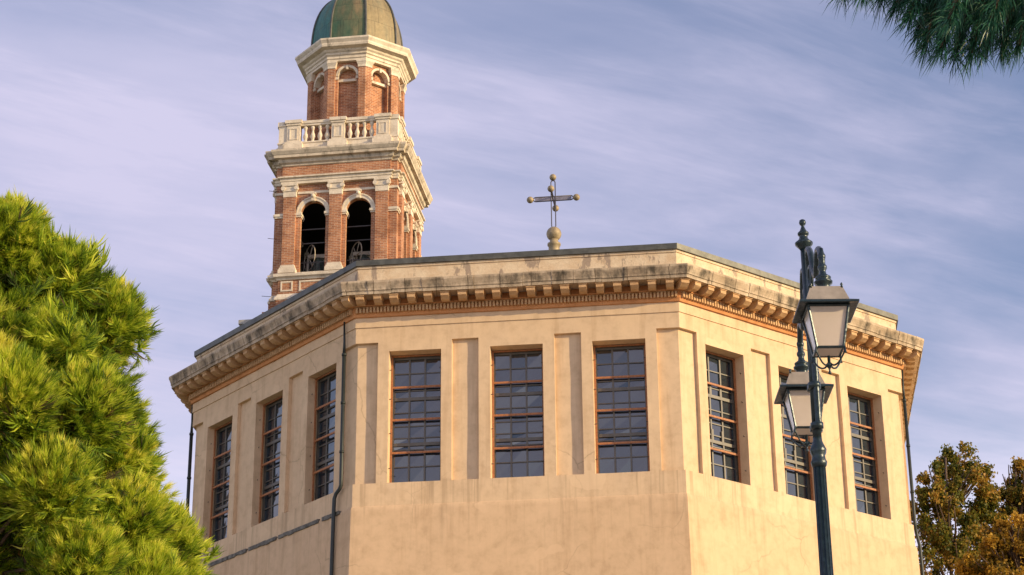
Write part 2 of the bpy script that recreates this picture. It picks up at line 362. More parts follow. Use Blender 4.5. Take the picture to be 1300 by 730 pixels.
REC = -.118; WIN = -.55
ZS, ZW, ZR, ZG, ZB = 18.83, 22.84, 23.13, 23.61, 23.915
wc = (-2.98, 0, 2.98); WH = .77; rc = (-1.5, 1.5); RH = .39; CR = 4.08
scuts = sorted([-4.75, 4.75, -CR, CR] + [c+s*WH for c in wc for s in (-1, 1)] + [c+s*RH for c in rc for s in (-1, 1)])
def cell(sm, zm):
    if ZS < zm < ZW and any(abs(sm-c) < WH for c in wc): return WIN
    if ZS < zm < ZR and (abs(sm) > CR or any(abs(sm-c) < RH for c in rc)): return REC
    if zm > ZG: return .03
    return 0.
def fine(cuts, step):
    out = []
    for a, b in zip(cuts[:-1], cuts[1:]):
        m_ = max(1, round((b-a)/step)); out += [a + (b-a)*i/m_ for i in range(m_)]
    return out + [cuts[-1]]
def wob(k, s, z, off):
    v = Vector((s*.55 + k*17.3, z*.55, 3.1)); w = Vector((s*1.9 + k*9.1, z*1.3, 8.4))
    return .011*noise.noise(v) + .007*noise.noise(w)
wall = MB()
zc = [18.16, ZS, ZW, ZR, ZG, 24.0]
for k in range(8):
    sf, zf = (fine(scuts, .11), fine(zc, .11)) if k in (0, 1, 7) else (fine(scuts, .4), fine(zc, .4))
    F = frame(k); cache = {}
    def P(s, z, off, k=k, F=F):
        e = (4.75 + T8*off) if abs(abs(s)-4.75) < 1e-6 else None
        ss = math.copysign(e, s) if e else s
        fade = min(1, (4.75-abs(s))/.4)*min(1, (z-18.16)/.2)
        o, t, n = F; q = o + t*ss + n*(off + wob(k, s, z, off)*fade); return Vector((q.x, q.y, z))
    def V(s, z, off):
        key = (round(s, 4), round(z, 4), off)
        if key not in cache: cache[key] = wall.vert(P(s, z, off))
        return cache[key]
    D = [[cell((sf[i]+sf[i+1])/2, (zf[j]+zf[j+1])/2) for j in range(len(zf)-1)] for i in range(len(sf)-1)]
    for i in range(len(sf)-1):
        for j in range(len(zf)-1):
            d = D[i][j]; a, b, z0, z1 = sf[i], sf[i+1], zf[j], zf[j+1]
            if d > WIN: wall.face((V(a, z0, d), V(b, z0, d), V(b, z1, d), V(a, z1, d)), True)
            if i+1 < len(sf)-1 and D[i+1][j] != d:
                e = D[i+1][j]; wall.quad(P(b, z0, d), P(b, z0, e), P(b, z1, e), P(b, z1, d))
            if j+1 < len(zf)-1 and D[i][j+1] != d:
                e = D[i][j+1]; wall.quad(P(a, z1, d), P(b, z1, d), P(b, z1, e), P(a, z1, e))
part(wall, 'wall', M['plaster'], church)
# lower wall with its ledge and battered foot, slightly uneven
low = MB(); zl = [18.161, 18.10, 18.0] + [17.6 - .4*i for i in range(20)] + [9, 6, 3, 0]
sl_ = fine([-4.75, 4.75], .35)
for k in range(8):
    F = frame(k); rows = []
    for z in zl:
        off = .0 if z > 18.15 else (.045 if z > 18.05 else .055 + .022*(18-z)); row = []
        for s in sl_:
            e = s*(1 + T8*off/4.75); fade = min(1, (4.75-abs(s))/.4) * (0 if z > 18.15 else 1)
            w = wob(k, s, z, 0)*fade*1.2 + (.02*noise.noise(Vector((s*3, 5, k)))*fade if 18.05 < z < 18.15 else 0)
            zz = z + (.03*noise.noise(Vector((s*1.7, 2, k*3)))*fade if 18.05 < z < 18.15 else 0)
            q = F[0] + F[1]*e + F[2]*(off+w); row.append(low.vert((q.x, q.y, zz)))
        rows.append(row)
    for a, b in zip(rows[:-1], rows[1:]):
        for i in range(len(sl_)-1): low.face((b[i], b[i+1], a[i+1], a[i]), True)
part(low, 'lower_wall', M['plaster_low'], church)
# dark patched band of the ledge on the shaded side
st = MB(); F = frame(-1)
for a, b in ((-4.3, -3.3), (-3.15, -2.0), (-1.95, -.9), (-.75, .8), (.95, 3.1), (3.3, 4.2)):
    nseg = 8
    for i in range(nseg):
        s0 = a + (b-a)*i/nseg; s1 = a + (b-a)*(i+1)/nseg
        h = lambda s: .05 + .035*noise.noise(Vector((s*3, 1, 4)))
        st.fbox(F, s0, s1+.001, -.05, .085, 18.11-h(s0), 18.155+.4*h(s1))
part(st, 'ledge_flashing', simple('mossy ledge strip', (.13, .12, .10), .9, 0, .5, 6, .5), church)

# cornice: terracotta bed, dentils, modillions, weathered stone crown
bed = MB(); bed.sweep(OP, [(.0, 23.915), (.09, 23.918), (.11, 23.99), (.12, 24.0), (.12, 24.205), (.225, 24.21), (.225, 24.243), (.13, 24.245), (.13, 24.44), (-.3, 24.44)], True, True)
cornice = part(bed, 'cornice', M['terracotta'], church)
for k in range(8):
    dm = MB(); F = frame(k); n_ = 91
    for i in range(n_):
        s = -4.75 + 9.5*(i+.5)/n_
        dm.fbox(F, s-.031, s+.031, .1, .205, 24.02, 24.195)
    dm.fbox(F, -4.79, 4.79, .1, .19, 24.19, 24.205)
    part(dm, 'dentil_band', M['modillion'], cornice)
crown = MB()
prof = [(.14, 24.43), (.64, 24.413), (.70, 24.40), (.705, 24.50), (.73, 24.505), (.735, 24.56), (.76, 24.63), (.80, 24.72), (.80, 24.79), (.30, 24.93), (-.2, 24.97)]
# uneven, slightly displaced crown: cut each side into stone-sized lengths
for k in range(8):
    F = frame(k); cuts = [-1.0]
    while cuts[-1] < .93: cuts.append(cuts[-1] + random.uniform(.12, .22))
    cuts[-1] = 1.0
    for a, b in zip(cuts[:-1], cuts[1:]):
        jz = random.uniform(-.012, .012); jo = random.uniform(-.014, .010)
        ea = .0008 if a > -1 else 0; eb = .0008 if b < 1 else 0
        pts = []
        for f in (a+ea, b-eb):
            row = []
            for off, z in prof:
                o2 = off + (jo if off > .5 else 0); 
                if abs(f) == 1: o2 = off
                q = F[0] + F[1]*(f*(4.75+T8*o2)) + F[2]*o2; row.append((q.x, q.y, z + (jz if abs(f) < 1 and off > .5 else 0)))
            pts.append(row)
        for i in range(len(prof)-1): crown.quad(pts[0][i], pts[1][i], pts[1][i+1], pts[0][i+1])
        crown.face([crown.vert(p) for p in pts[0]]); crown.face([crown.vert(p) for p in pts[1][::-1]])
part(crown, 'crown_moulding', M['cornice_stone'], cornice)

def modillion_shape(F, s, w):
    mb = MB(); o, t, n = F
    pr = [(.14, 24.24), (.24, 24.215), (.38, 24.175), (.50, 24.19), (.60, 24.25), (.635, 24.27), (.635, 24.40), (.14, 24.43)]
    rows = [[(o + t*(s+e*w/2) + n*b) for b, z in pr] for e in (-1, 1)]
    A = [mb.vert((q.x, q.y, z)) for q, (b, z) in zip(rows[0], pr)]; B = [mb.vert((q.x, q.y, z)) for q, (b, z) in zip(rows[1], pr)]
    for i in range(len(pr)): j = (i+1) % len(pr); mb.face((A[i], B[i], B[j], A[j]))
    mb.face(A[::-1]); mb.face(B)
    mb.fbox(F, s-w/2-.02, s+w/2+.02, .15, .66, 24.365, 24.412)
    return mb
for k in (-2, -1, 0, 1, 2):
    F = frame(k); n_ = 19
    for i in range(n_):
        s = -4.75 - .03 + (9.56)*(i+.5)/n_ 
        mo = modillion_shape(F, s + random.uniform(-.012, .012), .235 + random.uniform(-.015, .015))
        dz = random.uniform(-.008, .008); mo.v = [(x + random.uniform(-.005, .005), y + random.uniform(-.005, .005), z + dz + random.uniform(-.006, .006)) for x, y, z in mo.v]
        part(mo, 'modillion', M['modillion'], cornice)
# mitred corner brackets
for k in range(-2, 3):
    a = OROT + (k-.5)*PI/4 - PI/2; n = Vector((math.cos(a), math.sin(a), 0)); t = Vector((-n.y, n.x, 0))
    base = Vector((OC.x, OC.y, 0)) + n*(OA/math.cos(PI/8))
    part(modillion_shape((base, t, n), 0, .25), 'modillion', M['modillion'], cornice)

par = MB(); par.sweep(octplan(OA-.02), [(0, 24.9), (0, 25.50), (.03, 25.505), (.03, 25.575), (-.4, 25.578)], True, False)
part(par, 'parapet', M['parapet'], church)
cap = MB(); cap.sweep(octplan(OA), [(-.25, 25.579), (.045, 25.58), (.07, 25.585), (.075, 25.76), (.02, 25.78), (-.3, 25.80)], False, False)
cap.sweep(octplan(OA), [(-.3, 25.80), (-11.2, 30.15)], True, False)
roof = part(cap, 'roof', M['roof_metal'], church, 'dark metal roof edge above the peeling parapet')

# windows
def lb(mb, F, s, w, o, d, z, h): mb.fbox(F, s-w/2, s+w/2, o-d/2, o+d/2, z-h/2, z+h/2)
rw = random.Random(3)
def window(k, c, idx):
    dd = .11 if k < 0 else 0
    F0 = frame(k); F = (F0[0] + F0[1]*c, F0[1], F0[2]); O = -.49 + dd*.9
    fr = MB()
    z0, z1, hw = ZS+.02, ZW-.02, WH-.005
    fr.fbox(F, -hw, hw, O-.03, O+.03, z1-.10, z1); fr.fbox(F, -hw, hw, O-.03, O+.03, z0, z0+.06)
    fr.fbox(F, -hw, -hw+.085, O-.029, O+.031, z0+.06, z1-.10); fr.fbox(F, hw-.085, hw, O-.029, O+.031, z0+.06, z1-.10)
    H = z1-z0
    rails = [z0 + H*.315, z0 + H*.665]
    for z in rails: lb(fr, F, 0, 2*hw-.18, O+.005, .06, z, .095)
    for i, s in enumerate((-.23, .23)): lb(fr, F, s, .05, O, .05, (z0+z1)/2, H-.17)
    for z in (z0+H*.145, z0+H*.275, z0+H*.365, z0+H*.455, z0+H*.56, z0+H*.73, z0+H*.865): lb(fr, F, 0, 2*hw-.18, O-.002, .03, z, .034)
    if idx in (0, 1, 4):     # opening ventilation lights in the middle
        for z in rails:
            for s in (-.2, .2): lb(fr, F, s, .07, O+.012, .05, z+.16, .42)
    w = part(fr, 'window', M['sash'], church)
    gl = MB()
    q = lambda s, z: tuple((F[0] + F[1]*s + F[2]*(O-.012)).xy) + (z,)
    xs = (-hw+.08, -.23, .23, hw-.08); zs_ = [z0+.05] + sorted([z0+H*.145] + rails + [z0+H*.275, z0+H*.365, z0+H*.455, z0+H*.56, z0+H*.73, z0+H*.865]) + [z1-.09]
    for a, b in zip(xs[:-1], xs[1:]):
        for c0, c1 in zip(zs_[:-1], zs_[1:]):
            tl = [rw.uniform(-.009, .009) for _ in range(4)]
            pts = []
            for (ss, zz), e in zip(((a, c0), (b, c0), (b, c1), (a, c1)), tl):
                v = F[0] + F[1]*ss + F[2]*(O-.014+e); pts.append((v.x, v.y, zz))
            gl.quad(*pts)
    part(gl, 'glass', M['glass'], w)
    bars = MB()
    for z in (21.83, 20.83, 19.83): bars.fbox(F, -hw, hw, -.40+dd, -.36+dd, z-.03, z+.03)
    for s in (-1, 1): bars.fbox(F, s*hw-(.055 if s > 0 else 0), s*hw+(0 if s > 0 else .055), -.402+dd, -.362+dd, z0, z1)
    bars.fbox(F, -hw+.056, hw-.056, -.401+dd, -.363+dd, z1-.04, z1)
    part(bars, 'guard_bar', M['rust'], w)
    hk = MB()
    for z in (19.3, 20.35, 21.4, 22.3):
        for s in (-1, 1): hk.tube([F[0]+F[1]*(s*(WH+.02))+F[2]*-.16+Vector((0, 0, z)), F[0]+F[1]*(s*(WH-.07))+F[2]*-.12+Vector((0, 0, z))], .012, 6)
    part(hk, 'shutter_hook', M['pipe_metal'], w)
for k in (-2, -1, 0, 1, 2):
    for i, c in enumerate(wc): window(k, c, (k+2)*3+i if k == 0 else (i if k == 1 else 9))

# drainpipes
def pipe(k, s, side, r=.05, kk=.27, of=.10):
    F = frame(k); mb = MB(); P_ = lambda ss, o, z: F[0] + F[1]*ss + F[2]*o + Vector((0, 0, z))
    mb.tube([P_(s, of+.02, 23.93), P_(s, of, 23.3), P_(s, of, 22.9)], [r*.55, r*.7, r*1.0], 10)
    mb.tube([P_(s, of, 22.9), P_(s, of, 19.1), P_(s, of, 18.90), P_(s+.25*kk*side, of, 18.80), P_(s+.85*kk*side, of+.02, 18.68), P_(s+kk*side, of+.04, 18.55), P_(s+kk*side, .15, 18.2), P_(s+kk*side, .19, 15), P_(s+kk*side, .50, 2), P_(s+kk*side, .54, .05)], r*1.15, 10)
    for z in (22.9, 21.4, 19.9): mb.lathe(P_(s, of, z), [(r*1.45, -.035), (r*1.45, .035)], 12)
    return part(mb, 'drainpipe', M['drain'], church)
pipe(-1, 4.30, -1); pipe(2, -4.70, 1, .045, .12, .05); pipe(-2, 4.70, -1, .05, .1, .04)

# ------------------------------------------------------------------ roof cross
cx, cy = 1.52, 66.93
cross = thing('roof_cross', 'iron cross with gilt balls on its arms, standing on the church roof peak', 'cross', (cx, cy, 30.1))
b = MB(); b.lathe((cx, cy, 30.1), [(.30, 0), (.28, .4), (.20, .5), (.20, .85), (.24, .88), (.24, .95), (.15, 1.0), (.15, 1.1)], 16); part(b, 'pedestal', M['cross_ball'], cross)
b = MB(); b.sphere((cx, cy, 31.43), .27, 20, 14); part(b, 'globe', M['cross_ball'], cross)
def loop(mb, a, b_, w, r, side):
    a = Vector(a); b_ = Vector(b_); d = (b_-a).normalized(); side = Vector(side)
    pts = []
    L = (b_-a).length
    for t in range(7): an = PI/2 - PI*t/6; pts.append(b_ - d*w + d*w*math.cos(an) + side*w*math.sin(an))
    for t in range(7): an = -PI/2 - PI*t/6; pts.append(a + d*w + d*w*math.cos(an) + side*w*math.sin(an))
    pts.append(pts[0]); mb.tube(pts, r, 6)
rot = OROT; ex = Vector((math.cos(rot), math.sin(rot), 0)); ey = Vector((-ex.y, ex.x, 0)); zc_ = 32.83; cc = Vector((cx, cy, zc_))
b = MB(); loop(b, (cx, cy, 31.68), (cx, cy, 33.55), .075, .020, ex); part(b, 'upright', M['cross_iron'], cross)
for d_, s_ in ((ex, Vector((0, 0, 1))), (ey, Vector((0, 0, 1)))):
    b = MB(); loop(b, cc - d_*.72, cc + d_*.72, .085, .02, s_); part(b, 'crossbar', M['cross_iron'], cross)
    for e in (-1, 1):
        b = MB(); b.sphere(cc + d_*(.84*e), .125, 16, 10); b.tube([cc + d_*(.70*e), cc + d_*(.8*e)], .03, 8); part(b, 'ball', M['cross_ball'], cross)
b = MB(); p0 = cc - ex*.68; b.fbox((Vector((cc.x, cc.y, 0)), ex, ey), -.66, .66, -.008, .008, zc_-.07, zc_+.07); part(b, 'plate', M['cross_plate'], cross)
b = MB(); b.sphere((cx, cy, 33.68), .125, 16, 10); part(b, 'ball', M['cross_ball'], cross)

# ------------------------------------------------------------------ bell tower
TC = Vector((-7.6488, 88, 0)); TR = -.1378
tower = thing('bell_tower', 'square brick bell tower with stone trim, balustrade, octagonal lantern and green copper dome', 'bell tower', TC)
def tf(k, ap=2.84): return frame(k, TC, TR, ap, 4)
tex = Vector((math.cos(TR), math.sin(TR))); tey = Vector((-tex.y, tex.x))
def tpt(x, y): q = TC.xy + tex*x + tey*y; return (q.x, q.y)
def cplan(W, a, e):      # square plan with a projecting middle on each side
    L = [(-a, -W-e), (a, -W-e), (a, -W), (W, -W), (W, -a), (W+e, -a), (W+e, a), (W, a), (W, W), (a, W), (a, W+e), (-a, W+e), (-a, W), (-W, W), (-W, a), (-W-e, a), (-W-e, -a), (-W, -a), (-W, -W), (-a, -W)]
    return [tpt(x, y) for x, y in L]
def splan(W): return [tpt(x, y) for x, y in ((-W, -W), (W, -W), (W, W), (-W, W))]
# shaft and plinth
b = MB(); b.sweep(splan(3.0), [(.3, 0), (.22, 30), (.2, 35.9)], True, False); b.sweep(cplan(2.92, 2.62, .16), [(.0, 35.88), (0, 36.5)], False, False); b.sweep(cplan(2.84, 2.55, .13), [(0, 36.5), (0, 37.5)], False, False); part(b, 'shaft', M['brick'], tower)
b = MB(); b.sweep(cplan(2.84, 2.55, .13), [(.02, 36.48), (.13, 36.50), (.13, 36.60), (.09, 36.66), (.02, 36.80)], False, False)
b.sweep(cplan(2.84, 2.55, .13), [(.01, 37.46), (.06, 37.47), (.10, 37.55), (.20, 37.60), (.22, 37.72), (.08, 37.80), (-.5, 37.82)], True, False)
part(b, 'base_cornice', M['tower_stone'], tower)
b = MB()
def panel(F, s0, s1, z0, z1, o, w=.07):
    b.fbox(F, s0, s1, o, o+.035, z0, z0+w); b.fbox(F, s0, s1, o, o+.035, z1-w, z1); b.fbox(F, s0, s0+w, o, o+.036, z0+w, z1-w); b.fbox(F, s1-w, s1, o, o+.036, z0+w, z1-w)
for k in range(4):
    F = tf(k)
    for c in (-2.16, 0, 2.16): panel(F, c-.28, c+.28, 36.93, 37.42, .12 if True else 0)
    for c in (-1.08, 1.08): panel(F, c-.50, c+.50, 36.89, 37.41, .12)
part(b, 'panel_frame', M['tower_stone'], tower)
# the belfry stage
PC = (-2.16, 0, 2.16); AC = (-1.06, 1.06); AH = .59; ZA = 40.80
def arch_wall(mb, F, c, half, zspring, s0, s1, z0, z1, off, depth, n=16, floor=True):
    """wall panel s0..s1, z0..z1 at off, with an arched opening round c"""
    o, t, nn = F
    P_ = lambda s, z, d: tuple((o + t*s + nn*d).xy) + (z,)
    mb.quad(P_(s0, z0, off), P_(c-half, z0, off), P_(c-half, zspring, off), P_(s0, zspring, off))
    mb.quad(P_(c+half, z0, off), P_(s1, z0, off), P_(s1, zspring, off), P_(c+half, zspring, off))
    arc = [(c - half*math.cos(PI*i/n), zspring + half*math.sin(PI*i/n)) for i in range(n+1)]
    mb.quad(P_(s0, zspring, off), P_(c-half, zspring, off), P_(c-half, z1, off), P_(s0, z1, off))
    mb.quad(P_(c+half, zspring, off), P_(s1, zspring, off), P_(s1, z1, off), P_(c+half, z1, off))
    for (a0, b0), (a1, b1) in zip(arc[:-1], arc[1:]):
        mb.quad(P_(a0, b0, off), P_(a1, b1, off), P_(a1, z1, off), P_(a0, z1, off))
        mb.quad(P_(a0, b0, off), P_(a0, b0, off-depth), P_(a1, b1, off-depth), P_(a1, b1, off))
    mb.quad(P_(c-half, z0, off), P_(c-half, z0, off-depth), P_(c-half, zspring, off-depth), P_(c-half, zspring, off))
    mb.quad(P_(c+half, z0, off-depth), P_(c+half, z0, off), P_(c+half, zspring, off), P_(c+half, zspring, off-depth))
def ring(mb, F, c, zc__, r0, r1, o0, o1, n=18, a0=0, a1=PI):
    o, t, nn = F
    P_ = lambda r, a, d: tuple((o + t*(c - r*math.cos(a)) + nn*d).xy) + (zc__ + r*math.sin(a),)
    for i in range(n):
        a, b_ = a0+(a1-a0)*i/n, a0+(a1-a0)*(i+1)/n
        mb.quad(P_(r0, a, o1), P_(r0, b_, o1), P_(r1, b_, o1), P_(r1, a, o1))
        mb.quad(P_(r0, a, o0), P_(r0, b_, o0), P_(r0, b_, o1), P_(r0, a, o1)); mb.quad(P_(r1, a, o1), P_(r1, b_, o1), P_(r1, b_, o0), P_(r1, a, o0))
    for a in (a0, a1): mb.quad(P_(r0, a, o0), P_(r0, a, o1), P_(r1, a, o1), P_(r1, a, o0))
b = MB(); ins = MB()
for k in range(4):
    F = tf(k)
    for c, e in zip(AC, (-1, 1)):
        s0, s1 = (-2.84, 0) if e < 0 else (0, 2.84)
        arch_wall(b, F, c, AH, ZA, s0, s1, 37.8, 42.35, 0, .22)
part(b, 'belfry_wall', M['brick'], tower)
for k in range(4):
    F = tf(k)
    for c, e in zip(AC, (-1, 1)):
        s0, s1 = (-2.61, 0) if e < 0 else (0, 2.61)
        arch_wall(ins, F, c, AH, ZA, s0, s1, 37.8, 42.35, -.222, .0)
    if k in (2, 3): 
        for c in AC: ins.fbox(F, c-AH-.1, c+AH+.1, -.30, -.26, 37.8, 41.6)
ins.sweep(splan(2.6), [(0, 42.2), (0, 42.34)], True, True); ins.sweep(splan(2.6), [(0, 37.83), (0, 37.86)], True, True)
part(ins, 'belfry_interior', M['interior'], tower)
b = MB()
for k in range(4):
    for c in AC:
        F = tf(k); 
        for z in (39.4, 40.1): b.fbox(F, c-AH, c+AH, -.35, -.30, z, z+.05)
        for i in range(7): b.fbox(F, c-AH+.12*(i+1.1), c-AH+.12*(i+1.1)+.022, -.34, -.32, 37.83, 38.45)
        b.fbox(F, c-AH, c+AH, -.345, -.315, 38.45, 38.49)
part(b, 'railing', M['frame_dark'], tower)
def trect(mb, F, s, w, o0, o1, z0, z1): mb.fbox(F, s-w/2, s+w/2, o0, o1, z0, z1)
pil_w = .58
for k in range(4):
    F = tf(k)
    for c in PC:
        b = MB(); trect(b, F, c, pil_w, -.02, .15, 38.2, 41.62); p_ = part(b, 'pilaster', M['brick'], tower)
        b = MB(); trect(b, F, c, pil_w+.24, .0, .27, 37.80, 37.98); trect(b, F, c, pil_w+.16, .0, .23, 37.98, 38.08); trect(b, F, c, pil_w+.07, 0, .19, 38.08, 38.2)
        part(b, 'pilaster_base', M['tower_stone'], p_)
        b = MB(); trect(b, F, c, pil_w+.03, -.01, .17, 41.62, 41.90); trect(b, F, c, pil_w+.10, -.01, .20, 41.90, 41.96)
        trect(b, F, c, pil_w+.02, -.01, .19, 41.96, 42.16); trect(b, F, c, pil_w+.16, -.01, .24, 42.16, 42.26)
        for e in (-1, 1):
            q = F[0] + F[1]*(c+e*(pil_w/2+.02)) + F[2]*.10 + Vector((0, 0, 42.04)); b.tube([q, q + F[2]*.15], .105, 10)
        part(b, 'capital', M['tower_stone'], p_)
    # imposts, archivolts, keystones, string course
    for c in AC:
        for s in (c-AH-.12, c+AH+.12): b = MB(); trect(b, F, s, .30, -.5, .07, 40.62, 40.70); trect(b, F, s, .36, -.5, .11, 40.70, 40.82); part(b, 'impost', M['tower_stone'], tower)
    for s in (-2.65, 2.65): b = MB(); trect(b, F, s, .42, -.1, .06, 40.62, 40.70); trect(b, F, s, .46, -.1, .10, 40.70, 40.82); part(b, 'impost', M['tower_stone'], tower)
    for c in AC: b = MB(); trect(b, F, c, 1.52, -.1, .05, 41.79, 41.91); part(b, 'string_course', M['tower_stone'], tower)
    for s in (-2.65, 2.65): b = MB(); trect(b, F, s, .44, -.1, .05, 41.79, 41.91); part(b, 'string_course', M['tower_stone'], tower)
    for c in AC:
        b = MB(); ring(b, F, c, 40.82, AH-.005, AH+.19, -.2, .06); ring(b, F, c, 40.82, AH+.14, AH+.20, 0, .09); a_ = part(b, 'archivolt', M['tower_stone'], tower)
        b = MB(); trect(b, F, c, .17, -.05, .17, 41.36, 41.72); b.sphere(F[0]+F[1]*c+F[2]*.17+Vector((0, 0, 41.6)), .10, 10, 8); trect(b, F, c, .25, -.05, .19, 41.70, 41.78)
        part(b, 'keystone', M['tower_stone'], a_)
# entablature
b = MB(); b.sweep(cplan(2.84, 2.55, .13), [(-.2, 42.27), (.05, 42.27), (.05, 42.40), (.08, 42.41), (.08, 42.53), (.17, 42.56), (.17, 42.63), (-.1, 42.64)], True, True)
part(b, 'architrave', M['tower_stone'], tower)
b = MB(); b.sweep(cplan(2.84, 2.55, .13), [(.0, 42.63), (.0, 43.22)], False, False); part(b, 'frieze', M['brick'], tower)
b = MB(); b.sweep(cplan(2.84, 2.55, .13), [(-.1, 43.18), (.05, 43.20), (.06, 43.28), (.15, 43.33), (.17, 43.42), (.19, 43.48), (.35, 43.51), (.36, 43.63), (.39, 43.66), (.47, 43.80), (.47, 43.90), (.2, 43.98), (-.6, 44.0)], True, True)
part(b, 'main_cornice', M['tower_stone_dirty'], tower)
# lightning wires
# balustrade
bal = MB(); bal.sweep(splan(2.84), [(.0, 43.95), (.0, 44.42), (.04, 44.43), (.04, 44.5), (-.3, 44.5)], True, False)
bal_o = part(bal, 'balustrade', M['tower_stone'], tower)
b = MB()
for k in range(4):
    F = tf(k, 2.84); b.fbox(F, -2.6, 2.6, -.26, .0, 45.34, 45.44); b.fbox(F, -2.6, 2.6, -.30, .04, 45.44, 45.58)
part(b, 'handrail', M['tower_stone'], bal_o)
def baluster_mesh():
    mb = MB(); mb.lathe((0, 0, 0), [(.10, 0), (.10, .07), (.06, .09), (.075, .14), (.125, .27), (.12, .34), (.065, .50), (.05, .62), (.075, .66), (.075, .70), (.10, .75), (.10, .84)], 12); return mb
bm0 = None
for k in range(4):
    F = tf(k, 2.84)
    for c in (-2.12, 0, 2.12):
        b = MB(); trect(b, F, c, .92, -.42, .16, 43.98, 44.38); trect(b, F, c, .80, -.38, .10, 44.38, 44.50); trect(b, F, c, .62, -.32, .04, 44.50, 45.36)
        trect(b, F, c, .70, -.36, .09, 45.36, 45.46); trect(b, F, c, .80, -.40, .14, 45.46, 45.62)
        for s0, s1, z0, z1 in ((-.2, .2, 44.62, 44.67), (-.2, .2, 45.17, 45.22), (-.2, -.15, 44.67, 45.17), (.15, .2, 44.67, 45.17)): b.fbox(F, c+s0, c+s1, .04, .065, z0, z1)
        part(b, 'pedestal', M['tower_stone'], bal_o)
    q = F[0] + F[1]*2.62 + F[2]*-.22
    b = MB(); Fq = (q, F[1], F[2]); trect(b, Fq, 0, .42, -.21, .21, 43.98, 45.36); trect(b, Fq, 0, .52, -.26, .26, 45.36, 45.58); part(b, 'pedestal', M['tower_stone'], bal_o)
    for c0 in (-1.06, 1.06):
        for i in range(4):
            q = F[0] + F[1]*(c0 + (i-1.5)*.345) + F[2]*-.13 + Vector((0, 0, 44.5))
            if bm0 is None:
                mb = baluster_mesh(); bm0 = mb.build('baluster', M['tower_stone'], bal_o, (0, 0, 0)); ob = bm0
            else: ob = bm0.copy(); C.objects.link(ob)
            ob.parent = bal_o; ob.location = q - ORG[tower.name]
# lantern
TCT = TC; TC = TC + Vector((tex.x, tex.y, 0))*.19
F8 = lambda k, ap=2.22: frame(k, TC, TR, ap, 8)
b = MB(); NA = .45; ZN = 48.25; hw = 2.05*T8
for k in range(8):
    F = F8(k, 2.05)
    arch_wall(b, F, 0, NA, ZN, -hw, hw, 44.45, 49.0, 0, .28, 12)
    o, t, n = F; q = lambda s, z, d: tuple((o+t*s+n*d).xy)+(z,)
    b.quad(q(-NA-.05, 44.45, -.28), q(NA+.05, 44.45, -.28), q(NA+.05, 48.7, -.28), q(-NA-.05, 48.7, -.28))
lan = part(b, 'lantern', M['brick'], tower)
hp = 2.2*T8
for k in range(8):
    b = MB()
    a = TR + (k-.5)*PI/4 - PI/2; n = Vector((math.cos(a), math.sin(a), 0)); 
    Fl, Fr = F8(k-1, 2.2), F8(k, 2.2)
    pl = [Fl[0] + Fl[1]*(hp-.34), Fl[0] + Fl[1]*hp, Fr[0] + Fr[1]*(-hp+.34), Fr[0] + Fr[1]*(-hp+.34) - Fr[2]*.2, TC + n*1.9, Fl[0] + Fl[1]*(hp-.34) - Fl[2]*.2]
    pl = [(p.x, p.y) for p in pl]
    b.sweep(pl, [(0, 44.5), (0, 48.62)], True, True); pp = part(b, 'corner_pilaster', M['brick'], lan)
    b = MB(); b.sweep(pl, [(.0, 48.6), (.03, 48.61), (.03, 48.72), (.06, 48.80), (.10, 48.88), (.10, 48.97)], True, True); part(b, 'capital', M['tower_stone'], pp); b = MB(); b.sweep(pl, [(.08, 44.5), (.08, 44.8), (.01, 44.9)], True, True); part(b, 'pilaster_base', M['tower_stone'], pp)
    F = F8(k, 2.05); b = MB(); ring(b, F, 0, ZN, NA-.005, NA+.11, -.27, .045, 14); b.fbox(F, -NA-.01, NA+.01, -.27, -.10, 48.0, 48.13); 
    for s in (-1, 1): b.fbox(F, s*(NA+.06)-.09, s*(NA+.06)+.09, -.02, .055, 48.06, 48.2)
    b.fbox(F, -.05, .05, 0, .08, 48.58, 48.80)
    part(b, 'niche_arch', M['tower_stone'], lan)
b = MB(); b.sweep(octplan(2.2, TC, TR), [(-.3, 48.95), (.05, 48.955), (.05, 49.08), (.09, 49.09), (.09, 49.22), (.16, 49.27), (.16, 49.36), (.24, 49.42), (.28, 49.50), (.50, 49.56), (.53, 49.66), (.53, 49.72), (.62, 49.86), (.62, 49.95), (.30, 50.05), (-.1, 50.07)], True, True)
part(b, 'lantern_cornice', M['tower_stone'], lan)
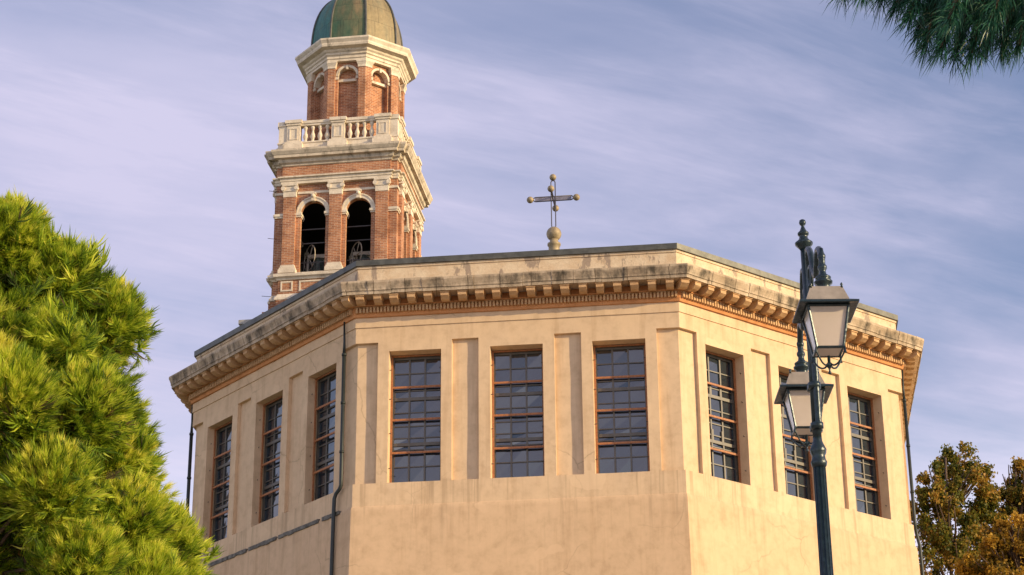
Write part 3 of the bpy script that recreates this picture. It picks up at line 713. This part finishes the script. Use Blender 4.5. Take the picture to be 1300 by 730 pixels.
# dome: eight curved copper panels and their ribs
H = 3.65; RD = 2.24
dprof = [(max(.07, (1-min(1, f)**2.7)**(1/2.7)), H*f) for f in [math.sin(PI/2*i/18) for i in range(19)]]
dome = None
def dome_pt(k, f, r, z):   # vertex k blended towards k+1
    a0 = TR + (k-.5)*PI/4 - PI/2; a1 = a0 + PI/4
    p = Vector((math.cos(a0), math.sin(a0), 0))*(1-f) + Vector((math.cos(a1), math.sin(a1), 0))*f
    bul = 1 + .03*math.sin(PI*f)
    return (TC.x + p.x*r*RD*bul, TC.y + p.y*r*RD*bul, 50.04 + z)
b = MB(); b.sweep(octplan(2.03, TC, TR), [(.06, 50.0), (.06, 50.12), (0, 50.14)], True, False); dome = part(b, 'dome', M['roof_metal'], tower)
for k in range(8):
    b = MB(); idx = [[b.vert(dome_pt(k, f/6, r, z)) for f in range(7)] for r, z in dprof]
    for i in range(len(dprof)-1):
        for j in range(6): b.face((idx[i][j], idx[i][j+1], idx[i+1][j+1], idx[i+1][j]), True)
    mk = {7: 'copper_teal', 0: 'copper_green', 1: 'copper_tan', 2: 'copper_tan'}.get(k, 'copper_green')  # panels on the sunny side get tan copper: sunlight put into the colour
    part(b, 'dome_panel', M[mk], dome)
    b = MB(); b.tube([dome_pt(k, 0, r*1.01, z) for r, z in dprof], .055, 8); part(b, 'dome_rib', M['roof_metal'], dome)
b = MB(); b.lathe((TC.x, TC.y, 50.04+H-.1), [(.4, 0), (.35, .3), (.15, .4), (.12, .7), (.3, .9), (.3, 1.1), (.05, 1.3), (.04, 2.4)], 14); part(b, 'finial', M['roof_metal'], tower)
TC = TCT
# thin iron anchors and lightning wire at the left edge
b = MB()
F = tf(0)
for z, L in ((36.75, .40), (39.6, .22), (42.0, .25)):
    b = MB(); q = F[0] + F[1]*-2.84 + Vector((0, 0, z)); b.tube([q + F[1]*.1, q - F[1]*(.1+L) + Vector((0, 0, .08))], .012, 6); part(b, 'iron_anchor', M['pipe_metal'], tower)

# bells in the belfry
for c, lab in ((-1.06, 'bronze bell with wheel inside the left belfry arch of the brick tower'), (1.06, 'bronze bell with curved wheel inside the right belfry arch of the brick tower')):
    F = tf(0); base = F[0] + F[1]*c + F[2]*-1.25 + Vector((0, 0, 38.0))
    t = thing('church_bell', lab, 'bell', base, 'bells hung in the belfry')
    b = MB(); b.lathe(base + Vector((0, 0, .25)), [(.46, 0), (.44, .06), (.33, .25), (.26, .55), (.24, .70), (.16, .80), (.05, .84)], 20); part(b, 'bell_body', M['bell'], t)
    b = MB(); b.fbox((base.copy()*1, F[1], F[2]), -.5, .5, -.07, .07, 39.06, 39.24); part(b, 'headstock', M['bell_frame'], t)
    b = MB(); q = base + F[1]*(-.42 if c < 0 else -.35) + Vector((0, 0, 1.1)); d1 = (F[2]*.8+F[1]*.6).normalized()
    b.tube([q + d1*(.62*math.cos(2*PI*i/28)) + Vector((0, 0, .62*math.sin(2*PI*i/28))) for i in range(29)], .028, 6)
    for i in range(3): v = d1*(.62*math.cos(PI*i/3)) + Vector((0, 0, .62*math.sin(PI*i/3))); b.tube([q-v, q+v], .022, 6)
    part(b, 'wheel', M['bell_frame'], t)
    b = MB()
    for s in (-.5, .5): b.tube([base + F[1]*s + Vector((0, 0, -.12)), base + F[1]*s + Vector((0, 0, 1.1))], .05, 6)
    part(b, 'stand', M['bell_frame'], t)

# church nave behind: tiled roof at the foot of the tower, grey slab at its left end
nave = thing('church_nave', 'low nave block with terracotta tiles and a grey slab below the bell tower', 'church', (TC.x, 82, 0))
TF = lambda: tf(0, 3.3)
b = MB(); F = TF(); b.fbox(F, -3.95, 3.2, -.05, .25, 0, 35.218); part(b, 'wall', M['grey_slab'], nave)
b = MB(); b.fbox(F, -4.15, -3.1, -.1, .30, 35.22, 35.42); part(b, 'stone_slab', M['grey_slab'], nave)
b = MB(); o, t_, n_ = F
P_ = lambda s, d, z: tuple((o+t_*s+n_*d).xy)+(z,)
zr = 38.0
rid = [(1.2, zr+.0), (1.4, zr+.03), (1.9, zr+.03), (2.4, zr-.02), (2.8, zr-.2), (3.2, zr-.7)]
ss = []
m_ = 36
for i in range(m_+1):
    s = 1.2 + 2.0*i/m_
    z = np.interp(s, [r[0] for r in rid], [r[1] for r in rid]) + .045*abs(math.sin(s*PI/.22))
    ss.append((s, z))
for (s0, z0), (s1, z1) in zip(ss[:-1], ss[1:]):
    b.quad(P_(s0, 2.3, z0-1.5), P_(s1, 2.3, z1-1.5), P_(s1, .02, z1), P_(s0, .02, z0))
    b.quad(P_(s0, 2.3, 33), P_(s1, 2.3, 33), P_(s1, 2.3, z1-1.5), P_(s0, 2.3, z0-1.5))
part(b, 'tiled_roof', M['tiles'], nave)

# ------------------------------------------------------------------ street lamp
LX, LY = 2.42, 15.5
lamp = thing('street_lamp', 'dark green iron street lamp with two glass lanterns on curled arms', 'street lamp', (LX, LY, 0))
b = MB(); b.lathe((LX, LY, 0), [(.17, 0), (.17, .25), (.13, .3), (.12, .9), (.09, 1.0), (.066, 1.2), (.056, 3.5), (.047, 6.50)], 24)
for i in range(12):
    a = 2*PI*i/12; b.tube([(LX+.062*math.cos(a), LY+.062*math.sin(a), 1.3), (LX+.045*math.cos(a), LY+.045*math.sin(a), 6.46)], .006, 6)
part(b, 'pole', M['iron'], lamp)
b = MB(); b.lathe((LX, LY, 6.46), [(.048, 0), (.060, .02), (.066, .045), (.055, .07), (.052, .10), (.064, .125), (.067, .15), (.050, .19), (.038, .22), (.036, .25)], 24); part(b, 'collar', M['iron'], lamp)
b = MB(); b.lathe((LX, LY, 6.7), [(.036, 0), (.033, .9), (.033, 1.68)], 20); part(b, 'upper_pole', M['iron'], lamp)
b = MB(); b.lathe((LX, LY, 8.345), [(.036, 0), (.042, .01), (.05, .02), (.073, .045), (.075, .06), (.045, .085), (.034, .11), (.036, .125), (.047, .135), (.047, .15), (.028, .17), (.014, .205), (.012, .215), (.026, .23), (.029, .245), (.024, .265), (.008, .275)], 20); part(b, 'finial', M['iron'], lamp)
def bez(pts, n=10):
    pts = [Vector(p) for p in pts]; out = []
    P = [pts[0]] + pts + [pts[-1]]
    for i in range(1, len(P)-2):
        for j in range(n):
            t = j/n; p0, p1, p2, p3 = P[i-1], P[i], P[i+1], P[i+2]
            out.append(.5*((2*p1) + (p2-p0)*t + (2*p0-5*p1+4*p2-p3)*t*t + (3*p1-p0-3*p2+p3)*t**3))
    return out + [pts[-1]]
def lantern(sgn, L, first):
    """sgn=-1: towards the camera"""
    D = Vector((-.02 if sgn < 0 else .06, sgn, 0)); 
    P_ = lambda d, z, x=0: Vector((LX + D.x*d + x, LY + D.y*d, z))
    zt = 7.66
    b = MB(); b.tube(bez([P_(.052, 6.80, .012), P_(.055, 7.15, .012), P_(.065, 7.6, .012), P_(.075, 7.92, .014), P_(.12, 8.15, .01), P_(.22, 8.25), P_(.36, 8.15), P_(.46, 7.97), P_(.56, 7.88), P_(.67, 7.93), P_(.76, 8.0), P_(.86, 7.97), P_(L, 7.87), P_(L, 7.80)]), .026, 10)
    b.tube(bez([P_(.065, 7.62), P_(.16, 7.80), P_(.26, 7.86), P_(.33, 7.96), P_(.30, 8.06), P_(.22, 8.08), P_(.17, 8.0), P_(.20, 7.93)]), .016, 8)
    arm = part(b, 'arm', M['iron'], lamp)
    for z in (6.80, 7.14): b = MB(); b.lathe(P_(.035, z), [(.030, -.03), (.052, -.022), (.052, .022), (.030, .03)], 12); part(b, 'clamp', M['iron'], arm)
    c = P_(L, 0); ln = thing_part('lantern', lamp)
    F = (Vector((c.x, c.y, 0)), Vector((1, 0, 0)), Vector((0, -1, 0)))
    # turned neck
    b = MB(); b.lathe((c.x, c.y, 7.58), [(.055, 0), (.05, .02), (.05, .05), (.07, .065), (.072, .08), (.05, .09), (.06, .1), (.062, .115), (.03, .14), (.024, .17), (.036, .19), (.036, .21), (.02, .235), (.018, .26), (.03, .275), (.032, .30), (.02, .325), (.016, .36)], 20); part(b, 'neck', M['iron'], ln)
    # roof: flared slab + truncated pyramid
    def pyr(mb, levels):
        rings = [[mb.vert((c.x+sx*h, c.y+sy*h, z)) for sx, sy in ((-1, -1), (1, -1), (1, 1), (-1, 1))] for h, z in levels]
        for k in range(len(rings)-1):
            for j in range(4): mb.face((rings[k][j], rings[k][(j+1) % 4], rings[k+1][(j+1) % 4], rings[k+1][j]))
        mb.face(rings[0][::-1]); mb.face(rings[-1])
    b = MB(); pyr(b, [(.158, 7.425), (.168, 7.44), (.125, 7.565), (.12, 7.575), (.05, 7.59)]); part(b, 'roof', M['lantern_metal'], ln)
    b = MB(); pyr(b, [(.155, 7.418), (.222, 7.405), (.226, 7.408), (.226, 7.424), (.165, 7.452)]); part(b, 'eave', M['iron'], ln)
    for sx in (-1, 1):
        for sy in (-1, 1): pass
    zt, zb, ht, hb = 7.415, 7.085, .155, .100
    fr = MB()
    for sx in (-1, 1):
        for sy in (-1, 1): fr.tube([(c.x+sx*ht, c.y+sy*ht, zt), (c.x+sx*hb, c.y+sy*hb, zb)], .011, 6, smooth=False)
    for h, z, r in ((hb, zb, .011), (ht-.002, zt-.008, .011)):
        q = [(c.x+sx*h, c.y+sy*h, z) for sx, sy in ((-1, -1), (1, -1), (1, 1), (-1, 1), (-1, -1))]
        for a_, b__ in zip(q[:-1], q[1:]): fr.tube([a_, b__], r, 6, smooth=False)
    part(fr, 'frame', M['iron'], ln)
    for e in range(4):
        sx, sy = ((0, -1), (1, 0), (0, 1), (-1, 0))[e]; tx, ty = -sy, sx
        b = MB(); p = lambda h, z, s: (c.x+sx*h+tx*s*h, c.y+sy*h+ty*s*h, z)
        for th in (0, .004):
            b.quad(p(ht-.006-th, zt-.012, -.95), p(ht-.006-th, zt-.012, .95), p(hb-.004-th, zb+.01, .95), p(hb-.004-th, zb+.01, -.95))
        part(b, 'glass', M['lampglass'], ln)
    b = MB(); pyr(b, [(.090, zb-.004), (.090, zb+.004)]); part(b, 'bottom_glass', M['lampglass'], ln)
    b = MB(); b.lathe((c.x, c.y, 7.30), [(.02, 0), (.035, .02), (.035, .09), (.05, .11)], 12); b.lathe((c.x, c.y, 7.17), [(.01, 0), (.034, .03), (.04, .08), (.02, .13)], 12); part(b, 'bulb', M['lantern_metal'], ln)
    # cradle of four scrolled brackets with a drop
    b = MB()
    for sx in (-1, 1):
        for sy in (-1, 1):
            q = lambda h, z: (c.x+sx*h, c.y+sy*h, z)
            b.tube(bez([q(.105, 7.10), q(.106, 7.055), q(.088, 7.015), q(.060, 6.975), q(.030, 6.965), q(.008, 6.99)], 6), .0075, 6)
            b.tube([q(.106, 7.09), q(.112, 7.05), q(.112, 7.035)], [.008, .007, .011], 6)
    b.lathe((c.x, c.y, 6.90), [(.004, 0), (.012, .008), (.012, .018), (.006, .028), (.010, .05), (.022, .065), (.024, .085), (.012, .095), (.012, .15)], 12)
    part(b, 'cradle', M['iron'], ln)
    b = MB()
    for s in (-1, 1): b.lathe((c.x+s*.118, c.y-.118, 7.56), [(.012, 0), (.007, .02), (.012, .03), (.003, .045)], 8)
    part(b, 'knob', M['iron'], ln)
def thing_part(name, parent):
    o = bpy.data.objects.new(name, None); C.objects.link(o); o.parent = parent; o.empty_display_size = .1; ORG[o.name] = ORG[parent.name]; return o
lantern(-1, .95, True); lantern(1, .95, False)

# ------------------------------------------------------------------ vegetation
def mesh_from_arrays(name, V, Fc, k, tone, material, parent, origin):
    """V (n,3), Fc (m,k) ints, tone per vertex"""
    me = bpy.data.meshes.new(name); me.vertices.add(len(V)); me.vertices.foreach_set('co', (V - np.array(origin)).ravel())
    m = len(Fc); me.loops.add(m*k); me.loops.foreach_set('vertex_index', Fc.ravel().astype(np.int32))
    me.polygons.add(m); me.polygons.foreach_set('loop_start', np.arange(0, m*k, k, dtype=np.int32)); me.polygons.foreach_set('loop_total', np.full(m, k, dtype=np.int32))
    me.update(); at = me.attributes.new('tone', 'FLOAT', 'POINT'); at.data.foreach_set('value', tone.astype(np.float32))
    me.validate(); me.materials.append(material)
    o = bpy.data.objects.new(name, me); C.objects.link(o); o.parent = parent; return o
rng = np.random.default_rng(5)
def unit(a): return a/np.maximum(1e-9, np.linalg.norm(a, axis=-1, keepdims=True))
def needles(pos, axis, length, width, per, spread, toneb, droop=0.):
    """tufts at pos with axis: brush of needles"""
    n = len(pos); P = np.repeat(pos, per, 0); A = np.repeat(unit(axis), per, 0); tb = np.repeat(toneb, per)
    L = np.repeat(length, per)*rng.uniform(.7, 1.1, n*per)
    rnd = unit(rng.normal(size=(n*per, 3))); rnd = unit(rnd - (rnd*A).sum(1, keepdims=True)*A)
    ang = rng.uniform(.15, 1, n*per)[:, None]*spread
    d = unit(A*np.cos(ang) + rnd*np.sin(ang)); d[:, 2] -= droop; d = unit(d)
    along = rng.uniform(-.55, .25, n*per)[:, None]*L[:, None]
    root = P + A*along
    mid = root + d*L[:, None]*.55; tip = root + unit(d + A*.35)*L[:, None]
    side = unit(np.cross(d, rng.normal(size=d.shape)))*width
    V = np.stack([root-side*.5, root+side*.5, mid+side*.5, mid-side*.5, tip], 1).reshape(-1, 3)
    k = np.arange(n*per)[:, None]*5
    quads = np.concatenate([k, k+1, k+2, k+3], 1); tris = np.concatenate([k+3, k+2, k+4, k+4], 1)
    F_ = np.concatenate([np.concatenate([k, k+1, k+2], 1), np.concatenate([k, k+2, k+3], 1), np.concatenate([k+3, k+2, k+4], 1)], 0)
    tone = np.repeat(np.clip(tb + rng.normal(0, .12, n*per), 0, 1), 5)
    return V, F_, tone

def limbs(mb, base, targets, r0, seed):
    rr = random.Random(seed)
    for tgt, start, r in targets:
        a = Vector(start); b_ = Vector(tgt); m = (a+b_)/2 + Vector((rr.uniform(-.2, .2), rr.uniform(-.2, .2), -.15*(b_-a).length))
        pts = [a*(1-t)**2 + m*2*t*(1-t) + b_*t*t for t in [i/6 for i in range(7)]]
        mb.tube(pts, [r*(1-.8*i/6) for i in range(7)], 7)

# ray helper: world point on a vertical plane y = const behind a picture position
def at(px, py, Y):
    a, b_ = px-650, 365-py; cr, sr = math.cos(ROLL), math.sin(ROLL); u = cr*a+sr*b_; v = -sr*a+cr*b_; F0 = 2594.695
    cp, sp = math.cos(PITCH), math.sin(PITCH); d = Vector((u/F0, cp - v/F0*sp, sp + v/F0*cp)); t = Y/d.y; return Vector((d.x*t, Y, 1.6+d.z*t))
# big pine at the left
def big_pine():
    base = Vector((-7.6, 22.0, 0))
    pine = thing('pine_tree', 'large sunlit green pine tree with dense long needles at the left', 'pine tree', base)
    # crown: boughs filling an egg-shaped dome
    cen = np.array([-7.80, 22.2, 8.05]); rad = np.array([3.74, 3.5, 4.05])
    N_ = 640
    i = np.arange(N_)+.5; ph = np.arccos(1-2*i/N_); th = PI*(1+5**.5)*i
    dirs = np.stack([np.cos(th)*np.sin(ph), np.sin(th)*np.sin(ph), np.cos(ph)], 1)
    dirs = unit(dirs + rng.normal(0, .03, dirs.shape))
    dirs = dirs[dirs[:, 2] > -.75]
    lump = np.array([1 + .09*noise.noise(Vector(d*2.6)) + .135*noise.noise(Vector(d*6.5 + np.array([3., 1, 2]))) for d in dirs])
    tips = cen + dirs*rad*lump[:, None]
    # rounded lobes that bulge out of the crown
    for px, py, Y, r_, nn in ((14, 278, 20.9, .34, 34), (80, 328, 21.1, .30, 28), (132, 385, 21.6, .34, 34), (60, 420, 20.4, .30, 26), (10, 480, 19.6, .36, 30), (105, 490, 20.3, .30, 26), (138, 560, 21.0, .34, 34), (60, 590, 19.8, .34, 28), (150, 640, 20.8, .36, 34), (195, 672, 21.3, .32, 34), (95, 690, 20.0, .34, 28), (170, 730, 20.7, .38, 34), (212, 748, 21.4, .32, 30)):
        q = np.array(at(px, py, Y)); dd = unit(rng.normal(size=(nn, 3)) + np.array([.25, -.5, .3])); dirs = np.concatenate([dirs, dd]); tips = np.concatenate([tips, q + dd*r_]); lump = np.concatenate([lump, np.ones(nn)])
    nmain = len(dirs)
    TP, TA, TT, far = [], [], [], []
    for d, tip, lp in zip(dirs, tips, lump):
        out = unit(d*np.array([1, 1, .8]) + np.array([0, 0, .6]))
        seen = d[1] < .5 and tip[2] > 5.6 and d[0] > -.75
        nb = 48 if seen else 12
        size = rng.uniform(.32, .52)
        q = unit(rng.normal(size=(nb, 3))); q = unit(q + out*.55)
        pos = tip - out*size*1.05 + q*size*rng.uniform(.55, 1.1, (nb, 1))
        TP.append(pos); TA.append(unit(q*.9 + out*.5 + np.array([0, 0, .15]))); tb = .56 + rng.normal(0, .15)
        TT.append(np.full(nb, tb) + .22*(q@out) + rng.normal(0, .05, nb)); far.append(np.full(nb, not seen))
    TP = np.concatenate(TP); TA = np.concatenate(TA); TT = np.concatenate(TT); far = np.concatenate(far)
    inner = cen + unit(rng.normal(size=(7500, 3)))*(rad-.6)*rng.uniform(.62, 1.0, (7500, 1)); inner = inner[inner[:, 2] > 4.5]
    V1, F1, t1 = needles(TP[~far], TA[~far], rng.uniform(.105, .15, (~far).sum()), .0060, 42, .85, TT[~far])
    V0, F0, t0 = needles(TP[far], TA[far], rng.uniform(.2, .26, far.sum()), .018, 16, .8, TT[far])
    V2, F2, t2 = needles(inner, unit(inner-cen), np.full(len(inner), .30), .024, 16, 1.1, np.where(rng.random(len(inner)) < .07, 0., .24))  # inner fill toned dark as shade between clumps, a few needles dead brown
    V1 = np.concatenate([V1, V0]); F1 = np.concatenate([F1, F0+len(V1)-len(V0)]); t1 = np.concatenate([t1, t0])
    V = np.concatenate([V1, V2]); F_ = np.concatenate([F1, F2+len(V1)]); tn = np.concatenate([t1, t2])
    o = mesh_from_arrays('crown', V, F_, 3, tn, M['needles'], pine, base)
    b = MB(); b.tube([(-7.6, 22, 0), (-7.7, 22.05, 3), (-7.65, 22.1, 6), (-7.75, 22.2, 9), (-7.75, 22.2, 11)], [.34, .28, .22, .14, .05], 12); part(b, 'trunk', M['bark'], pine)
    b = MB(); L = []
    for j in range(0, len(dirs), 3):
        z0 = max(5.0, min(10.5, cen[2] + dirs[j][2]*2.0 - .6)); L.append((tips[j] - dirs[j]*.35, (-7.7, 22.1, z0), .06))
    limbs(b, base, L, .06, 4)
    for j in range(60):   # dead twigs and cones
        d = dirs[rng.integers(len(dirs))]; a = cen + d*rad*.88; e = a + unit(d + rng.normal(0, .8, 3))*.35; b.tube([a, (a+e)/2 + np.array([0, 0, .05]), e], .008, 4)
    part(b, 'branches', M['bark'], pine)
big_pine()

# pine bough reaching in at the upper right, of a tree standing beside the camera
def near_pine():
    base = Vector((4.9, 8.2, 0))
    pine = thing('pine_tree', 'dark shaded pine bough with long needles hanging in at the upper right corner', 'pine tree', base)
    b = MB(); b.tube([(4.9, 8.2, 0), (4.8, 8.2, 3), (4.85, 8.25, 6), (4.7, 8.3, 8.5), (4.7, 8.3, 10)], [.22, .19, .16, .12, .06], 12); part(b, 'trunk', M['bark'], pine)
    b = MB(); shoots = []
    def shoot(a, e, r=.018):
        a = Vector(a); e = Vector(e); b.tube([a, (a+e)/2 + Vector((0, 0, .03)), e], [r, r*.8, r*.5], 7); shoots.append((a, e))
    b.tube([(4.75, 8.25, 6.9), (3.9, 8.1, 6.95), (3.1, 8.0, 6.90), (2.4, 7.95, 6.86)], [.07, .05, .04, .028], 9)
    tips = SHOOTS
    for a, e in tips: shoot(a, e)
    part(b, 'branch', M['bark'], pine)
    pos, ax = [], []
    for a, e in shoots:
        n = max(2, int((e-a).length/.026))
        d = np.array((e-a).normalized())
        for i in range(n+1):
            p = np.array(a.lerp(e, i/n)); pos.append(p); ax.append(d*(.9 + .4*i/n) + np.array([0, 0, -.35]) + rng.normal(0, .25, 3))
    # canopy of further boughs out of the frame that shade this one
    n2 = 620; cc_ = np.array([4.1, 7.9, 8.6]); extra = cc_ + unit(rng.normal(size=(n2, 3)))*np.array([2.0, 1.9, 1.1])*rng.uniform(.4, 1, (n2, 1))
    pos2 = extra; ax2 = unit(extra-cc_) + np.array([0, 0, .3])
    pos = np.array(pos); ax = unit(np.array(ax))
    V1, F1, t1 = needles(pos, ax, rng.uniform(.12, .165, len(pos)), .0038, 34, .95, np.full(len(pos), .5), .05)
    V2, F2, t2 = needles(pos2, ax2, np.full(n2, .24), .012, 30, 1.2, np.full(n2, .3))
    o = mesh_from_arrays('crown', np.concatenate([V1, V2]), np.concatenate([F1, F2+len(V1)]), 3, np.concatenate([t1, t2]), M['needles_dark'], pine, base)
SHOOTS = []
_r = random.Random(8)
for px, py, Y in ((1082, -22, 8.0), (1105, -14, 7.8), (1130, -8, 8.2), (1150, 0, 8.0), (1165, 16, 7.9), (1178, 34, 8.1), (1186, 50, 8.0), (1205, 58, 7.8), (1222, 62, 8.1), (1243, 64, 7.9), (1262, 58, 8.2), (1282, 60, 8.0), (1303, 56, 7.9), (1325, 62, 8.1), (1345, 70, 8.0),
                  (1190, 12, 8.3), (1215, 22, 7.6), (1240, 28, 8.3), (1268, 22, 7.7), (1295, 20, 8.2), (1320, 30, 7.8), (1160, -14, 8.1), (1200, -20, 7.9), (1250, -12, 8.0), (1290, -15, 8.1)):
    e = at(px-4, py+13, Y); a_ = Vector((e.x + .30 + _r.uniform(-.05, .1), 8.0 + (Y-8)*.3, 6.86 + _r.uniform(-.04, .06)))
    SHOOTS.append((a_, e))
near_pine()

# autumn trees beyond the right-hand corner
def leafy(base, label, crowns, nl, mat_, seed, leaf=.13, trunk_r=.25):
    rg = np.random.default_rng(seed); base = Vector(base)
    t = thing('autumn_tree', label, 'tree', base, 'autumn trees behind the church')
    pos, tone = [], []
    for c, r, w in crowns:
        c = np.array(c); r = np.array(r); nc = int(40*w)
        cl = c + unit(rg.normal(size=(nc, 3)))*r*rg.uniform(.25, 1, (nc, 1))**.6
        per = int(nl*w/nc)
        for q in cl:
            s = rg.uniform(.35, .75); pos.append(q + rg.normal(size=(per, 3))*s*np.array([.5, .5, .6])*r.mean()*.28); tone.append(np.full(per, rg.uniform(.1, .9)))
    P = np.concatenate(pos); T = np.clip(np.concatenate(tone) + rg.normal(0, .22, len(P)), 0, 1)
    n = len(P); nrm = unit(rg.normal(size=(n, 3)) + np.array([0, -.2, .3])); a = unit(np.cross(nrm, rg.normal(size=(n, 3)))); b_ = np.cross(nrm, a); L = leaf*rg.uniform(.6, 1.3, (n, 1))
    V = np.stack([P-a*L*.5, P-b_*L*.38+a*L*.1, P+a*L*.55, P+b_*L*.38+a*L*.1], 1).reshape(-1, 3); V[1::4] += nrm*L*.15; V[3::4] += nrm*L*.15
    k = np.arange(n)[:, None]*4; F_ = np.concatenate([k, k+1, k+2, k+3], 1)
    mesh_from_arrays('crown', V, F_, 4, np.repeat(T, 4), mat_, t, base)
    b = MB(); top = max(c[2]+r[2]*.6 for c, r, w in crowns); cx_ = np.mean([c[0] for c, r, w in crowns]); cy_ = np.mean([c[1] for c, r, w in crowns])
    pts = [Vector((base.x + (cx_-base.x)*i/8 + rg.uniform(-.1, .1), base.y + (cy_-base.y)*i/8, top*i/8)) for i in range(9)]
    b.tube(pts, [trunk_r*(1-.85*i/8) for i in range(9)], 9); part(b, 'trunk', M['bark'], t)
    b = MB(); L = []
    for c, r, w in crowns:
        for j in range(int(10*w)):
            d = unit(rg.normal(size=3)); d[2] = abs(d[2]); z0 = min(top-.5, max(top*.35, c[2]-r[2]*.6)); f = z0/top
            L.append((np.array(c)+d*np.array(r)*.85, (base.x+(cx_-base.x)*f, base.y+(cy_-base.y)*f, z0), trunk_r*.3))
    limbs(b, base, L, .1, seed); part(b, 'limbs', M['bark'], t)
def cr(px, py, Y, rx, rz, w=1, ry=None): c = at(px+2, py+15, Y); return ((c.x, c.y, c.z), (rx, ry or rx, rz), w)
TY = 78
leafy((16.6, TY, 0), 'brown and green autumn tree right beside the church wall, its two tops rising highest', [cr(1174, 625, TY, .75, 1.5, .8), cr(1218, 615, TY+1, 1.25, 1.7, 1.7), cr(1190, 665, TY, 1.6, 1.5, 1.2), cr(1205, 720, TY, 1.9, 1.6, 1.4), cr(1225, 790, TY, 2.3, 2.0, 1.4)], 5200, M['autumn'], 11)
leafy((19.8, TY+2, 0), 'brown and green autumn tree cut by the right edge, behind the golden one', [cr(1290, 620, TY+2, 1.0, 1.5, 1), cr(1325, 630, TY+2, 1.6, 2.0, 1.3), cr(1258, 650, TY+2, 1.0, 1.2, .9), cr(1245, 690, TY+2, 1.6, 1.3, 1.2), cr(1320, 730, TY+2, 2.5, 2.2, 1.5)], 5200, M['autumn'], 12)
leafy((18.6, TY-5, 0), 'lower golden yellow autumn tree in the bottom right corner', [cr(1282, 690, TY-5, 1.25, 1.05, 1.2), cr(1250, 715, TY-5, 1.2, 1.0, 1), cr(1330, 690, TY-5, 1.3, 1.2, 1), cr(1270, 770, TY-5, 2.0, 1.7, 1.4)], 5600, M['autumn_gold'], 13)
